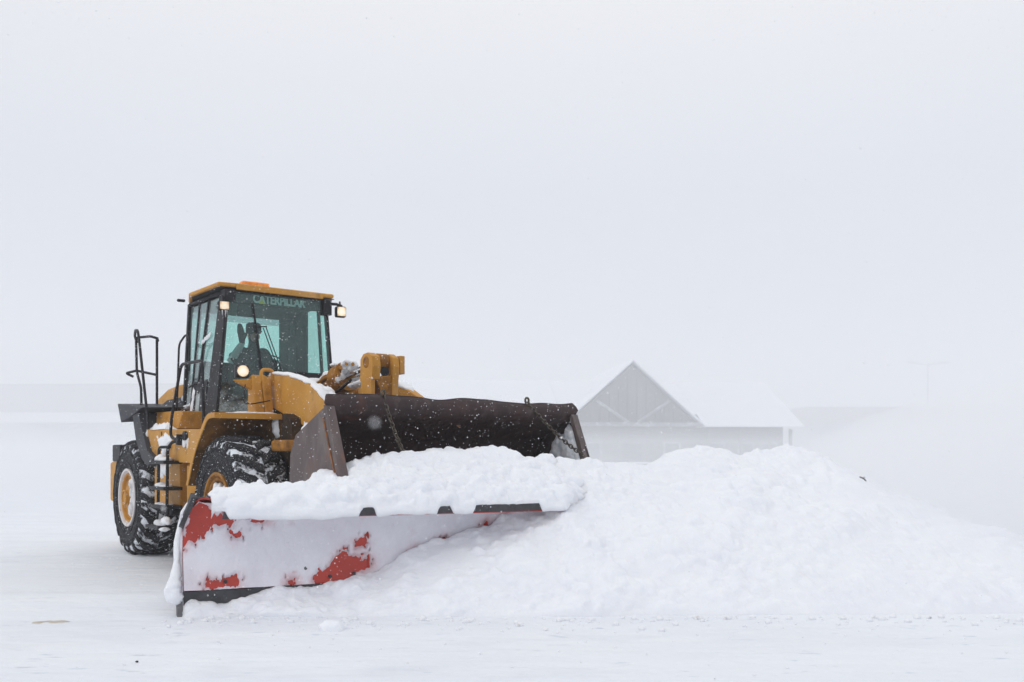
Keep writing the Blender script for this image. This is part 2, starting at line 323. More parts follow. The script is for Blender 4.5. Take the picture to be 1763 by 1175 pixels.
def glass(name, tint, rough=.02, frost=None, base=.05):
    m = bpy.data.materials.new(name); m.use_nodes = True; t = m.node_tree; t.nodes.clear(); N, Lk = t.nodes.new, t.links.new
    o = N('ShaderNodeOutputMaterial'); tr = N('ShaderNodeBsdfTransparent'); tr.inputs[0].default_value = (*tint, 1)
    gl = N('ShaderNodeBsdfGlossy'); gl.inputs['Roughness'].default_value = rough; gl.inputs[0].default_value = (.8, .9, .9, 1)
    lw_ = N('ShaderNodeLayerWeight'); lw_.inputs['Blend'].default_value = .5; pw_ = N('ShaderNodeMath'); pw_.operation = 'POWER'; pw_.inputs[1].default_value = 4.0
    fr = N('ShaderNodeMath'); fr.operation = 'MULTIPLY_ADD'; fr.inputs[1].default_value = .85; fr.inputs[2].default_value = .03; Lk(lw_.outputs['Facing'], pw_.inputs[0]); Lk(pw_.outputs[0], fr.inputs[0])
    mxs = N('ShaderNodeMixShader'); Lk(fr.outputs[0], mxs.inputs[0]); Lk(tr.outputs[0], mxs.inputs[1]); Lk(gl.outputs[0], mxs.inputs[2])
    last = mxs.outputs[0]
    df = N('ShaderNodeBsdfDiffuse'); df.inputs[0].default_value = (.70, .75, .77, 1)
    n = N('ShaderNodeTexNoise'); n.inputs['Scale'].default_value = frost[0] if frost else 6; n.inputs['Detail'].default_value = 9; n.inputs['Roughness'].default_value = .75
    tcn = N('ShaderNodeTexCoord'); Lk(tcn.outputs['Object'], n.inputs['Vector'])
    r = N('ShaderNodeMapRange'); r.inputs['From Min'].default_value = frost[1] if frost else .5; r.inputs['From Max'].default_value = frost[2] if frost else .8
    r.inputs['To Min'].default_value = base; r.inputs['To Max'].default_value = frost[3] if frost else .12
    val = r.outputs[0]; Lk(n.outputs['Fac'], r.inputs['Value'])
    if frost and len(frost) > 4:      # frost climbs from the lower edge: height in object space
        sp = N('ShaderNodeSeparateXYZ'); Lk(tcn.outputs['Object'], sp.inputs[0])
        h = N('ShaderNodeMapRange'); h.inputs['From Min'].default_value = frost[4]; h.inputs['From Max'].default_value = frost[5]
        h.inputs['To Min'].default_value = .34; h.inputs['To Max'].default_value = 0
        ad = N('ShaderNodeMath'); ad.operation = 'ADD'; Lk(sp.outputs['Z'], h.inputs['Value']); Lk(n.outputs['Fac'], ad.inputs[0]); Lk(h.outputs[0], ad.inputs[1]); Lk(ad.outputs[0], r.inputs['Value'])
    m2 = N('ShaderNodeMixShader'); Lk(val, m2.inputs[0]); Lk(last, m2.inputs[1]); Lk(df.outputs[0], m2.inputs[2]); Lk(m2.outputs[0], o.inputs[0])
    return m
M['glass'] = glass('windscreen_glass', (.82, .945, .92), frost=(7, .62, .95, .55, 1.9, 2.35), base=.03)
M['side_glass'] = glass('side_glass', (.70, .83, .81), frost=(7, .60, .85, .5, 2.2, 2.6), base=.10)
M['rear_glass'] = glass('rear_glass', (.80, .955, .925), base=.02)
M['shade_glass'] = glass('tinted_band_glass', (.66, .76, .75), base=.06)

# ------------------------------------------------------------------ ground
def ground_z(X, Y):
    Y = np.asarray(Y, float); X = np.asarray(X, float)
    ramp = .18*(1-sstep(7.9, 9.7, Y+.0*X))
    near = np.exp(-np.maximum(0, np.hypot(X, Y-8)-12)/25)
    q = np.stack([X*.35, Y*1.6, X*0], -1); q2 = np.stack([X*1.6, Y*5, X*0+4], -1)
    q4 = np.stack([X*.9+Y*.25, Y*9, X*0+9], -1)
    rut = np.clip(fbm(np.stack([X*.25, Y*1.1, X*0+2], -1), 2, 45)+.15, 0, 1)
    drift = .022*fbm(q, 4, 31)+.006*fbm(q2, 3, 37)+.030*rut*np.abs(fbm(q4, 4, 47))+.012*np.clip(fbm(np.stack([X*3.5, Y*9, X*0+5], -1), 3, 49)-.2, 0, 1)
    return ramp+drift*near+.10*fbm(np.stack([X*.02, Y*.05, X*0], -1), 2, 41)*sstep(25, 60, Y)
ax = np.sinh(np.linspace(-1, 1, 620)*5.2); ax = ax/ax[-1]*385
ayf = np.linspace(3.0, 15, 420); ayb = -np.geomspace(1, 28, 20)[::-1]+3.9; far = 15+np.geomspace(.05, 760, 150)
ay = np.concatenate([ayb[ayb < 2.95], ayf, far])
GX, GY = np.meshgrid(ax, ay, indexing='ij')
m = mat('packed_snow', (.875, .905, .945), .75, noise=[((.815, .845, .895), .7, .42, .68), ((.89, .905, .93), 2.5, .50, .72), ((.60, .65, .74), 7.5, .62, .70), ((.70, .735, .80), 1.3, .56, .85)], bump=.035, bscale=4, spec=.3, stretch=(.6, 1.7, 1))
gridobj('ground', np.stack([GX, GY, ground_z(GX, GY)], -1), m, kind='structure')

# ------------------------------------------------------------------ far buildings
def put(o, loc, rz): o.location = loc; o.rotation_euler = (0, 0, rz); return o
lodge = empty('lodge', (7.75, 60, 0), R(6), label='dark gabled building with snow-covered roofs, fading in blowing snow behind the snow pile', cat='building')
b = B(); box(b, -17, 10.6, 1.2, 11, -.3, 3.45); obj('wall', b, M['wall'], lodge)
b = B(); prism(b, [(-4.3, 3.43), (4.3, 3.43), (0, 7.25)], -.1, .3, 'y'); box(b, -4.2, 4.2, -.05, 1.2, -.3, 3.43); obj('gable_wall', b, M['wood'], lodge)
for i in range(14):   # vertical boards on the gable
    u = -3.9+i*.6; b = B(); top = 3.45+(4.3-abs(u+.15))*.885-.35
    if top < 3.8: continue
    box(b, u, u+.5, -.17, -.1, 3.6, top); obj('board', b, M['wood'], lodge)
for sgn in (-1, 1):
    b = B(); prism(b, [(0, 7.68), (sgn*4.75, 3.40), (sgn*4.75, 3.22), (0, 7.48)], -.45, 11.3, 'y'); obj('gable_roof', b, M['snow'], lodge, bevel=.1)
    b = B(); tube(b, [(sgn*.3, -.25, 3.55), (sgn*2.4, -.25, 4.95)], .11, 6); obj('truss_strut', b, M['timber'], lodge)
b = B(); box(b, -4.5, 4.5, -.35, -.13, 3.3, 3.55); obj('truss_beam', b, M['timber'], lodge)
b = B(); prism(b, [(-.9, 3.35), (6.1, 6.75), (13.0, 3.35), (13.0, 3.25), (6.1, 6.62), (-.9, 3.24)], -18, -4.55, 'x'); prism(b, [(-.9, 3.35), (6.1, 6.75), (13.0, 3.35), (13.0, 3.25), (6.1, 6.62), (-.9, 3.24)], 4.55, 11.2, 'x'); prism(b, [(.8, 4.2), (6.1, 6.75), (13.0, 3.35), (13.0, 3.25), (6.1, 6.62), (.8, 4.1)], -4.55, 4.55, 'x'); obj('main_roof', b, M['snow'], lodge, bevel=.08)
for u in (6.0, 8.0, 9.6, -6.5, -8.5, -10.5, -2.6, 2.6):
    f = B(); v0 = 1.2 if abs(u) > 4.2 else -.05; box(f, u-.55, u+.55, v0-.10, v0-.003, 1.0, 2.3); fo = obj('window_frame', f, M['timber'], lodge)
    f = B(); box(f, u-.45, u+.45, v0-.13, v0-.105, 1.1, 2.2); obj('window_pane', f, M['window'], fo)
f = B(); box(f, -.6, .6, -.12, -.055, -.2, 2.2); obj('door', f, M['window'], lodge)
for u in (5.0, 7.1, 9.0, 10.4, -5.4, -8.0, -11.0):
    f = B(); box(f, u-.09, u+.09, -.6, -.42, -.3, 3.14); obj('porch_post', f, M['wood'], lodge)
bx = B(); box(bx, -.95, .95, -.4, .4, 0, 1.02); so_ = obj('storage_box', bx, M['wall'], None, bevel=.03, label='low dark box standing in blowing snow in front of the gabled building', cat='box'); so_.location = (7.45, 54.5, -.1)
bx = B(); blob(bx, (0, 0, 1.02), .95, .4, .14, 3); obj('snow_cap', bx, M['snow'], so_, smooth=True)

lw = empty('long_building', (-40, 84, 0), R(-2), label='long low grey building barely visible through the snow beyond the left side of the loader', cat='building')
b = B(); box(b, -40, 11, 3, 20, 4.4, 8.0); obj('upper_wall', b, M['pinkish'], lw)
b = B(); box(b, -40, 12, -.0, 22, -.3, 4.6); obj('lower_wall', b, M['wall'], lw)
b = B(); prism(b, [(-1.0, 4.65), (3, 5.5), (3, 5.2), (-1, 4.35)], -40.5, 12.5, 'x'); obj('awning_roof', b, M['snow'], lw, bevel=.05)
b = B(); box(b, -40.3, 11.3, 2.8, 20.2, 8.0, 8.15); obj('parapet', b, M['wall'], lw)
for i in range(16):
    u = -36+i*3; f = B(); box(f, u, u+1.9, -.06, -.003, 1.2, 3.2); fo = obj('window_frame', f, M['timber'], lw)
    f = B(); box(f, u+.12, u+1.78, -.10, -.065, 1.32, 3.08); obj('window_pane', f, M['window'], fo)
rb = empty('flat_roofed_building', (46, 86, 0), R(2), label='long flat-roofed beige building with a row of windows, faint in the snow on the right', cat='building')
b = B(); box(b, -19, 20, 0, 14, 4.45, 5.9); obj('fascia', b, M['beige'], rb, bevel=.05)
b = B(); box(b, -18.6, 19.6, .4, 13.6, -.3, 4.45); obj('lower_wall', b, M['pinkish'], rb)
b = B(); box(b, -18.9, 19.9, .1, 13.9, 5.9, 6.05); obj('roof_snow', b, M['snow'], rb)
for i, u in enumerate((-18, -16, -14.2, -10.9, -8.9, -4.4, -2.6, -.3, 1.9, 4.6, 7, 9.5, 12, 15)):
    f = B(); box(f, u, u+1.5, .33, .397, 2.6, 4.3); fo = obj('window_frame', f, M['timber'], rb)
    f = B(); box(f, u+.1, u+1.4, .29, .325, 2.7, 4.2); obj('window_pane', f, M['window'], fo)
lp = empty('street_lamp', (42.5, 95, 0), 0, label='tall double-armed lamp post, very faint above the beige building on the right', cat='lamp post')
b = B(); tube(b, [(0, 0, -.2), (0, 0, 10.8)], [.16, .08], 8); obj('pole', b, M['pole'], lp)
b = B(); tube(b, [(-1.5, 0, 10.9), (0, 0, 10.7), (1.5, 0, 10.9)], .07, 6); obj('arm', b, M['pole'], lp)
for s_ in (-1, 1):
    b = B(); box(b, s_*1.7-.4, s_*1.7+.4, -.15, .15, 10.85, 11.05); obj('lamp_head', b, M['pole'], lp, bevel=.04)

for o_, k_ in ((lw, 1.42), (rb, 1.45), (lp, 1.45)):
    o_.location = (o_.location.x*k_, o_.location.y*k_, CAMZ*(1-k_)); o_.scale = (k_,)*3

# ------------------------------------------------------------------ wheel loader
A_L = math.atan2(-.793, .609)
LD = empty('wheel_loader', (-2.156, 11.02, 0), A_L, label='yellow wheel loader with enclosed cab and lit work lamps pushing snow with a plow', cat='wheel loader')
def wheel(cx_, cyc, flip, turn, rusty):
    """flip=-1: the outer face looks along -y"""
    W = empty('wheel', (cx_, cyc, .81)); W.parent = LD; W.rotation_euler = (0, turn, 0 if flip < 0 else math.pi)
    prof = [(.19, .395), (.262, .402), (.280, .43), (.292, .52), (.294, .60), (.283, .68), (.262, .735), (.22, .762), (.12, .772), (0, .775)]
    full = [(-a, r) for a, r in prof]+[(a, r) for a, r in prof[::-1][1:]]
    t = B(); lathe(t, full, seg=72)
    for f in t.faces:
        c = f.calc_center_median(); rr = math.hypot(c.x, c.z)
        f.material_index = 1 if rr > .70 else 0
    # tread bars: 22 each side, wavy, running over the shoulder
    st = [(.012, .812), (.07, .812), (.13, .810), (.19, .804), (.235, .79), (.270, .757), (.288, .705), (.295, .665)]
    off = [0, .035, .10, .13, .19, .225, .24, .24]
    n = 21
    for side in (-1, 1):
        for k in range(n):
            th0 = 2*math.pi*(k+(.5 if side > 0 else 0))/n
            rows = []
            wj = random.uniform(-.006, .006)
            for (yy, rr), o_ in zip(st, off):
                wth = .079+wj-.012*(yy > .2); th = th0+o_*1.15+.012*math.sin(yy*40+k)
                dep = .045 if yy < .25 else .022
                ring = []
                for dth, r_ in ((-wth, rr-dep), (-wth*.78, rr), (wth*.78, rr), (wth, rr-dep)):
                    ring.append(t.verts.new((r_*math.cos(th+dth), side*yy, r_*math.sin(th+dth))))
                rows.append(ring)
            for a, c in zip(rows, rows[1:]):
                for q in range(3): t.faces.new((a[q], a[q+1], c[q+1], c[q]))
            t.faces.new(rows[0]); t.faces.new(rows[-1])
    # sidewall ribs
    for rr in (.50, .64): lathe(t, [(-.292, rr-.008), (-.302, rr), (-.292, rr+.008)], seg=72)
    tyre = obj('tyre', t, [M['rubber'], M['groove']], W, smooth=True, angle=38)
    rm = B()
    lathe(rm, [(-.185, .40), (-.232, .405), (-.240, .395), (-.236, .372), (-.20, .362), (-.19, .345)], seg=64)
    obj('rim_flange', rm, M['yellow_worn'] if rusty else M['white_rim'], W, smooth=True)
    rm = B()
    lathe(rm, [(-.188, .350), (-.215, .338), (-.205, .322), (-.165, .312), (-.15, .29), (-.145, .24), (-.155, .20), (-.155, .17)], seg=48)
    obj('rim', rm, M['yellow_worn'] if rusty else M['yellow'], W, smooth=True)
    h = B(); tube(h, [(-.0+.10*math.cos(a), -.262, .10*math.sin(a)) for a in [k*math.pi/9 for k in range(19)]], .012, 6); lathe(h, [(-.14, .175), (-.20, .17), (-.215, .15), (-.215, .10), (-.25, .095), (-.262, .07), (-.262, .001)], seg=32)
    hub = obj('hub', h, M['yellow'], W, smooth=True)
    bb = B()
    for q in range(12):
        a = q*math.pi/6; cyl(bb, (.205*math.cos(a), -.14, .205*math.sin(a)), (.205*math.cos(a), -.185, .205*math.sin(a)), .014, 6)
    obj('wheel_bolts', bb, M['yellow_worn'], hub.parent)
    for c_ in W.children:
        if c_.name.split('.')[0] in ('rim', 'rim_flange', 'hub', 'wheel_bolts'): c_.location.y = -.055
    if flip < 0:
        s = B()      # snow packed in the dish
        for q in range(24):
            a = random.uniform(-1.5, 1.15) if not rusty else random.uniform(-3.1, 3.1); rr = random.uniform(.13, .27)
            blob(s, (rr*math.cos(a)+.02, -.225-random.random()*.02, rr*math.sin(a)-.02), .065, .045, .075, q, .4, sub=3)
        sp_ = obj('packed_snow', s, M['snow'], W, smooth=True, angle=180, kind='stuff'); sp_.rotation_euler = (0, -turn, 0)
    return W
wheel(0, -1.085, -1, .3, True); wheel(-3.5, -1.085, -1, 1.7, False); wheel(0, 1.085, 1, .9, False); wheel(-3.5, 1.085, 1, 2.3, False)
Y_ = M['yellow']; K_ = M['black']
# axles and frames
for x in (0, -3.5):
    b = B(); cyl(b, (x, -.8, .81), (x, .8, .81), .17, 20); lathe(b, [(-.3, .2), (-.2, .33), (.2, .33), (.3, .2)], (x, 0, .81), 24); obj('axle', b, K_, LD, smooth=True)
b = B(); prism(b, [(-1.25, .55), (-1.25, 1.35), (-.7, 1.95), (-.25, 2.12), (.15, 2.0), (.55, 1.45), (1.05, 1.15), (1.05, .62), (.6, .5)], -.44, -.36); prism(b, [(-1.25, .55), (-1.25, 1.35), (-.7, 1.95), (-.25, 2.12), (.15, 2.0), (.55, 1.45), (1.05, 1.15), (1.05, .62), (.6, .5)], .36, .44)
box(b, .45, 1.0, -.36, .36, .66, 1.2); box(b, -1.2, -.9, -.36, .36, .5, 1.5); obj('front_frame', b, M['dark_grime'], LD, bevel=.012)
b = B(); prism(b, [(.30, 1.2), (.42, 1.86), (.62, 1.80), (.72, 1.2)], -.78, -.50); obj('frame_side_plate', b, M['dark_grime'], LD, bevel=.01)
b = B(); box(b, -.62, -.37, -.66, -.54, 1.9, 2.28); obj('arm_bearing', b, M['dark_grime'], LD, bevel=.02)  # dark block added to paint the shaded gap between tower and arm
b = B(); box(b, .55, .95, -.98, -.70, 1.44, 1.56); obj('fender_bracket', b, M['yellow_worn'], LD, bevel=.03)
b = B(); box(b, -4.7, -1.4, -.55, .55, .45, 1.25); box(b, -2.8, -1.3, -.7, .7, 1.0, 1.75); obj('rear_frame', b, K_, LD, bevel=.02)
b = B(); prism(b, [(-.32, .5), (.2, .5), (.6, .8), (.2, 1.35), (-.32, 1.35)], -.3, .3); bmesh.ops.translate(b, verts=b.verts, vec=(-1.35, 0, 0)); obj('articulation_hitch', b, K_, LD, bevel=.02)
# hood
hp = [(-5.05, 1.25), (-5.05, 2.06), (-4.95, 2.17), (-4.7, 2.30), (-4.3, 2.40), (-3.8, 2.44), (-2.9, 2.44), (-2.9, 1.25)]
b = B(); prism(b, hp, -.58, .58); obj('hood', b, Y_, LD, bevel=.05, seg=3)
b = B(); prism(b, [(-4.9, 1.5), (-4.85, 1.98), (-4.6, 2.14), (-4.2, 2.23), (-3.2, 2.25), (-3.2, 1.5)], -.605, -.577); gr = obj('side_grille', b, M['grey'], LD, bevel=.01)
b = B()
for i in range(9): box(b, -4.5, -3.3, -.618, -.607, 1.55+i*.065, 1.58+i*.065)
obj('grille_slats', b, K_, gr)
b = B(); tube(b, [(-3.6, .48, 2.4), (-3.6, .48, 2.85), (-3.66, .48, 2.95)], .05, 14, .1); obj('exhaust_pipe', b, K_, LD, smooth=True)
b = B(); box(b, -4.98, -4.6, -1.22, 1.22, .70, 1.30); obj('counterweight', b, Y_, LD, bevel=.04, seg=3)
b = B(); box(b, -4.88, -4.45, -1.21, -.9, 1.304, 1.56); obj('rear_light_box', b, K_, LD, bevel=.02)
# rear mudguard: wing at the top and black strip in front of the rear tyre
b = B(); hexa(b, [(-3.78, -1.42, 2.13), (-3.60, -1.42, 1.86), (-3.0, -1.42, 1.95), (-2.6, -1.42, 2.03)], [(-3.78, -.85, 2.15), (-3.60, -.85, 1.90), (-3.0, -.85, 1.97), (-2.6, -.85, 2.05)])
mg = obj('rear_mudguard', b, M['grey'], LD, bevel=.008)
b = B(); prism(b, [(-3.12, 1.95), (-2.84, 1.97), (-2.62, 1.68), (-2.42, 1.45), (-2.16, 1.37), (-2.42, 1.25), (-2.68, 1.35), (-2.95, 1.60)], -1.40, -.8); obj('mudguard_strip', b, M['grey'], mg, bevel=.006)
# side platform (near side) and steps
b = B()
hexa(b, [(-2.80, -1.34, 1.745), (-.62, -1.34, 1.70), (-.62, -.7, 1.70), (-2.72, -.7, 1.745)], [(-2.50, -1.34, 1.33), (-.66, -1.34, 1.30), (-.66, -.7, 1.30), (-2.45, -.7, 1.33)])
pf = obj('side_platform', b, Y_, LD, bevel=.015)
b = B(); hexa(b, [(-2.98, -1.16, 1.985), (-1.95, -1.10, 1.97), (-1.95, -.75, 1.97), (-2.95, -.75, 1.985)], [(-2.72, -1.22, 1.75), (-1.95, -1.16, 1.74), (-1.95, -.75, 1.74), (-2.72, -.75, 1.75)]); obj('upper_side_panel', b, Y_, LD, bevel=.012)
b = B(); box(b, -2.56, -1.54, -1.27, -.7, .74, 1.325); obj('lower_side_panel', b, Y_, LD, bevel=.012)
b = B(); lathe(b, [(.70, .001), (.70, .19), (.73, .215), (1.27, .215), (1.29, .2), (1.29, .001)], (-1.22, -1.06, 0), 32, 'z'); obj('tank', b, Y_, LD, smooth=True)
b = B(); box(b, -1.1, -.72, -1.22, -.8, .78, 1.27); obj('tank_box', b, Y_, LD, bevel=.02)
b = B(); cyl(b, (-1.07, -1.343, 1.63), (-1.07, -1.375, 1.63), .055, 18); obj('filler_cap', b, K_, pf, smooth=True)
b = B(); hexa(b, [(-2.02, -1.345, 1.70), (-2.0, -1.345, 1.34), (-1.98, -1.345, 1.34), (-2.0, -1.345, 1.70)], [(-2.02, -1.35, 1.70), (-2.0, -1.35, 1.34), (-1.98, -1.35, 1.34), (-2.0, -1.35, 1.70)]); obj('panel_seam', b, K_, pf)
# ladder
ld = empty('ladder', (0, 0, 0)); ld.parent = LD
b = B(); tube(b, [(-1.19, -1.37, 1.57), (-1.36, -1.42, 1.56), (-1.46, -1.44, 1.48), (-1.49, -1.44, .74)], .019, 10, .05); obj('stile', b, K_, ld, smooth=True)
b = B(); tube(b, [(-1.62, -1.36, 1.50), (-1.78, -1.44, 1.50), (-1.81, -1.44, 1.42), (-1.84, -1.44, .74)], .019, 10, .05); obj('stile', b, K_, ld, smooth=True)
for z in (1.335, 1.015, .79):
    b = B(); box(b, -1.97, -1.36, -1.52, -1.29, z-.042, z); obj('step', b, K_, ld, bevel=.006)
b = B(); box(b, -2.0, -1.50, -1.55, -1.32, .50, .535); obj('step', b, K_, ld, bevel=.006)
for x in (-1.93, -1.56):
    b = B(); tube(b, [(x, -1.4, .78), (x-.02, -1.43, .52)], .016, 6); obj('step_strap', b, K_, ld)
b = B(); box(b, -1.95, -1.45, -1.40, -1.28, .66, .75); obj('step_bracket', b, K_, ld, bevel=.02)
# handrails
def rail(*paths, r=.018):
    b = B()
    for p, rd in paths: tube(b, p, r, 10, rd)
    return obj('handrail', b, K_, LD, smooth=True)
rail(([(-1.19, -1.40, 1.58), (-1.42, -1.42, 1.62), (-1.38, -1.42, 1.84), (-1.02, -1.42, 2.47), (-.30, -1.42, 2.46), (-.30, -1.40, 1.70)], .09))
b = B(); box(b, -1.22, -1.16, -1.42, -1.33, 1.52, 1.65); obj('rail_bracket', b, K_, LD, bevel=.008)
rail(([(-3.40, -1.2, 2.04), (-3.41, -1.2, 2.34), (-3.62, -1.2, 2.58), (-3.66, -1.2, 3.07), (-3.3, -1.1, 3.06), (-3.25, -1.02, 3.03)], .06), ([(-3.25, -1.02, 3.0), (-3.36, -1.0, 3.06), (-3.36, -1.0, 2.04)], .07),
     ([(-2.54, -1.35, 1.75), (-2.99, -1.35, 3.0), (-3.08, -1.34, 3.10), (-3.4, -1.28, 3.14), (-3.72, -1.2, 3.10), (-3.62, -1.2, 3.0)], .06), ([(-3.73, -1.22, 2.52), (-3.80, -1.3, 2.57), (-3.63, -1.2, 2.60), (-3.36, -1.0, 2.53)], .04))
rail(([(-2.75, -.92, 2.0), (-2.62, -.93, 2.9), (-2.35, -.93, 3.0), (-2.2, -.93, 2.95), (-2.22, -.93, 2.5)], .08), r=.014)

# cab ---------------------------------------------------------------
def hw(z): return .70+(3.48-z)*.087
cab = empty('cab', (0, 0, 0)); cab.parent = LD
FX, SX, RX = -1.5, -2.52, -2.92          # front plane, end of the straight side, rear plane
def post(bm, a, b2, w_=.03, w2=None):
    """square post from point a to b2"""
    a = Vector(a); b2 = Vector(b2); w2 = w2 or w_
    return hexa(bm, [(a.x-w_, a.y-w_, a.z), (a.x+w_, a.y-w_, a.z), (a.x+w_, a.y+w_, a.z), (a.x-w_, a.y+w_, a.z)],
                [(b2.x-w2, b2.y-w2, b2.z), (b2.x+w2, b2.y-w2, b2.z), (b2.x+w2, b2.y+w2, b2.z), (b2.x-w2, b2.y+w2, b2.z)])
b = B()
ZB, ZT = 1.76, 3.50
for s in (-1, 1):
    # wide front side pillar in the side plane
    y0, y1 = s*hw(ZB), s*hw(ZT)
    pw = 1 if s < 0 else .12
    hexa(b, [(FX-.0, y0, ZB), (FX-.43*pw, y0, ZB), (FX-.43*pw, y0-s*.05, ZB), (FX-.0, y0-s*.05, ZB)], [(FX-.0, y1, ZT), (FX-.22*pw-.01, y1, ZT), (FX-.22*pw-.01, y1-s*.05, ZT), (FX-.0, y1-s*.05, ZT)])
    if s > 0: post(b, (-1.80, y0-.03, ZB), (-1.72, y1-.03, ZT), .02)
    post(b, (SX, s*(hw(ZB)-.03), ZB), (SX, s*(hw(ZT)-.03), ZT), .022)
    post(b, (RX, s*(hw(ZB)-.08), ZB), (RX, s*(hw(ZT)-.02), ZT), .03)
box(b, -2.95, FX-.05, -.83, .83, ZB-.02, ZB+.05)
box(b, RX-.03, FX-.02, -.69, .69, 3.47, 3.52)
box(b, RX-.03, RX+.02, -.6, .6, ZB, 2.72)
obj('cab_frame', b, K_, cab, bevel=.008)
b = B()    # front corner strips and cowl
for s in (-1, 1): hexa(b, [(FX+.012, s*(hw(1.95)+.002), 1.95), (FX+.012, s*(hw(1.95)-.035), 1.95), (FX-.02, s*(hw(1.95)-.035), 1.95), (FX-.02, s*(hw(1.95)+.002), 1.95)],
                       [(FX+.012, s*(hw(3.5)+.002), 3.5), (FX+.012, s*(hw(3.5)-.02), 3.5), (FX-.02, s*(hw(3.5)-.02), 3.5), (FX-.02, s*(hw(3.5)+.002), 3.5)])
box(b, FX-.1, FX+.005, -.84, .84, ZB, 1.95); box(b, FX-.12, FX+.10, -.15, .80, 2.40, 2.50); box(b, FX-.10, FX-.002, -.15, .78, 1.95, 2.40)
obj('windscreen_surround', b, K_, cab, bevel=.01)
b = B()    # roof
prism(b, [(-1.42, -.62), (-1.42, .765), (-2.5, .79), (-3.05, .72), (-3.05, -.66), (-2.5, -.84), (-1.46, -.82)], 3.53, 3.585, 'z')
obj('roof', b, Y_, cab, bevel=.02, seg=3)
b = B(); prism(b, [(-1.43, -.6), (-1.43, .60), (-1.40, .60), (-1.40, -.6)], 3.50, 3.575, 'z'); obj('roof_visor', b, Y_, cab, bevel=.01)
b = B(); prism(b, [(-1.47, -.79), (-1.47, .79), (-2.5, .80), (-2.98, .66), (-2.98, -.62), (-2.5, -.80)], 3.521, 3.529, 'z'); obj('roof_gasket', b, K_, cab)
b = B(); box(b, -1.8, -1.66, -.42, -.05, 3.600, 3.675); bc = obj('beacon', b, M['amber'], cab, bevel=.02, seg=3)
b = B(); box(b, -1.84, -1.62, -.45, -.02, 3.586, 3.600); obj('beacon_base', b, K_, bc)
def pane(name, P4, t, m_):
    """thin glass from four corners, thickness along normal"""
    P4 = [Vector(p) for p in P4]; n_ = (P4[1]-P4[0]).cross(P4[3]-P4[0]).normalized()*t
    b = B(); hexa(b, P4, [p+n_ for p in P4]); return obj(name, b, m_, cab)
h0, h1 = hw(1.95)-.037, hw(3.49)-.022
pane('windscreen', [(FX, -h0, 1.95), (FX, h0, 1.95), (FX, h1, 3.49), (FX, -h1, 3.49)], .008, M['glass'])
for s in (-1, 1):
    pane('side_window', [((-1.80 if s < 0 else -1.56), s*(hw(2.36)-.02), 2.36), (SX+.03, s*(hw(2.36)-.02), 2.36), (SX+.03, s*(hw(3.44)-.02), 3.44), ((-1.735 if s < 0 else -1.54), s*(hw(3.44)-.02), 3.44)], .008, M['side_glass'] if s < 0 else M['rear_glass'])
    pane('quarter_window', [(SX-.04, s*(hw(2.1)-.03), 2.1), (RX+.03, s*(hw(2.1)-.08), 2.1), (RX+.03, s*(hw(3.44)-.03), 3.44), (SX-.04, s*(hw(3.44)-.03), 3.44)], .008, M['side_glass'])
pane('rear_window', [(RX, -.65, 2.75), (RX, .65, 2.75), (RX, .65, 3.30), (RX, -.65, 3.30)], .008, M['rear_glass'])
pane('rear_window_band', [(RX, -.65, 3.302), (RX, .65, 3.302), (RX, .65, 3.46), (RX, -.65, 3.46)], .008, M['shade_glass'])
# door: dark lower panel with glazed slot and post
def dy(z, o=0): return -(hw(z)-.012+o)
b = B()
for x0, x1, z0, z1 in ((-1.96, -2.18, 1.82, 2.34), (-2.36, SX+.03, 1.82, 2.34), (-2.18, -2.36, 2.22, 2.34), (-2.18, -2.36, 1.82, 1.90), (-1.95, SX+.03, 2.30, 2.39)):
    hexa(b, [(x0, dy(z0), z0), (x1, dy(z0), z0), (x1, dy(z1), z1), (x0, dy(z1), z1)], [(x0, dy(z0)+.03, z0), (x1, dy(z0)+.03, z0), (x1, dy(z1)+.03, z1), (x0, dy(z1)+.03, z1)])
dr = obj('door', b, M['door'], cab, bevel=.005)
b = B(); hexa(b, [(-2.26, dy(2.36, .01), 2.36), (-2.30, dy(2.36, .01), 2.36), (-2.17, dy(3.47, .01), 3.47), (-2.13, dy(3.47, .01), 3.47)], [(-2.26, dy(2.36)+.03, 2.36), (-2.30, dy(2.36)+.03, 2.36), (-2.17, dy(3.47)+.03, 3.47), (-2.13, dy(3.47)+.03, 3.47)]); obj('door_post', b, K_, cab)
pane('door_lower_window', [(-2.18, dy(1.9)+.01, 1.9), (-2.36, dy(1.9)+.01, 1.9), (-2.36, dy(2.22)+.01, 2.22), (-2.18, dy(2.22)+.01, 2.22)], .008, M['side_glass'])
b = B(); tube(b, [(-2.12, -.86, 2.33), (-2.12, -.90, 2.33), (-2.3, -.90, 2.30)], .012, 8, .02); obj('door_handle', b, K_, cab)
# interior
b = B(); box(b, -1.60, -1.53, -.66, .66, 3.355, 3.495); obj('sign_header', b, M['cab_dark'], cab, bevel=.01)
b = B(); box(b, -2.95, -1.62, -.64, .64, 3.40, 3.46); obj('headliner', b, M['liner'], cab)
b = B(); box(b, -1.68, -1.60, -.50, -.29, 3.20, 3.50); obj('sun_visor', b, M['cab_dark'], cab, bevel=.03)
b = B(); box(b, -2.88, -1.99, .60, .66, 1.9, 3.45); obj('side_trim', b, M['cab_dark'], cab, bevel=.02)
b = B(); box(b, -2.45, -2.3, .590, .599, 3.10, 3.3); box(b, -2.5, -2.25, .585, .598, 2.55, 2.95); obj('trim_panel', b, M['liner'], cab)
b = B(); box(b, -2.0, -1.62, -.25, .25, 1.8, 2.50); box(b, -2.9, -1.7, .35, .60, 1.8, 2.45); obj('console', b, M['cab_dark'], cab, bevel=.03)
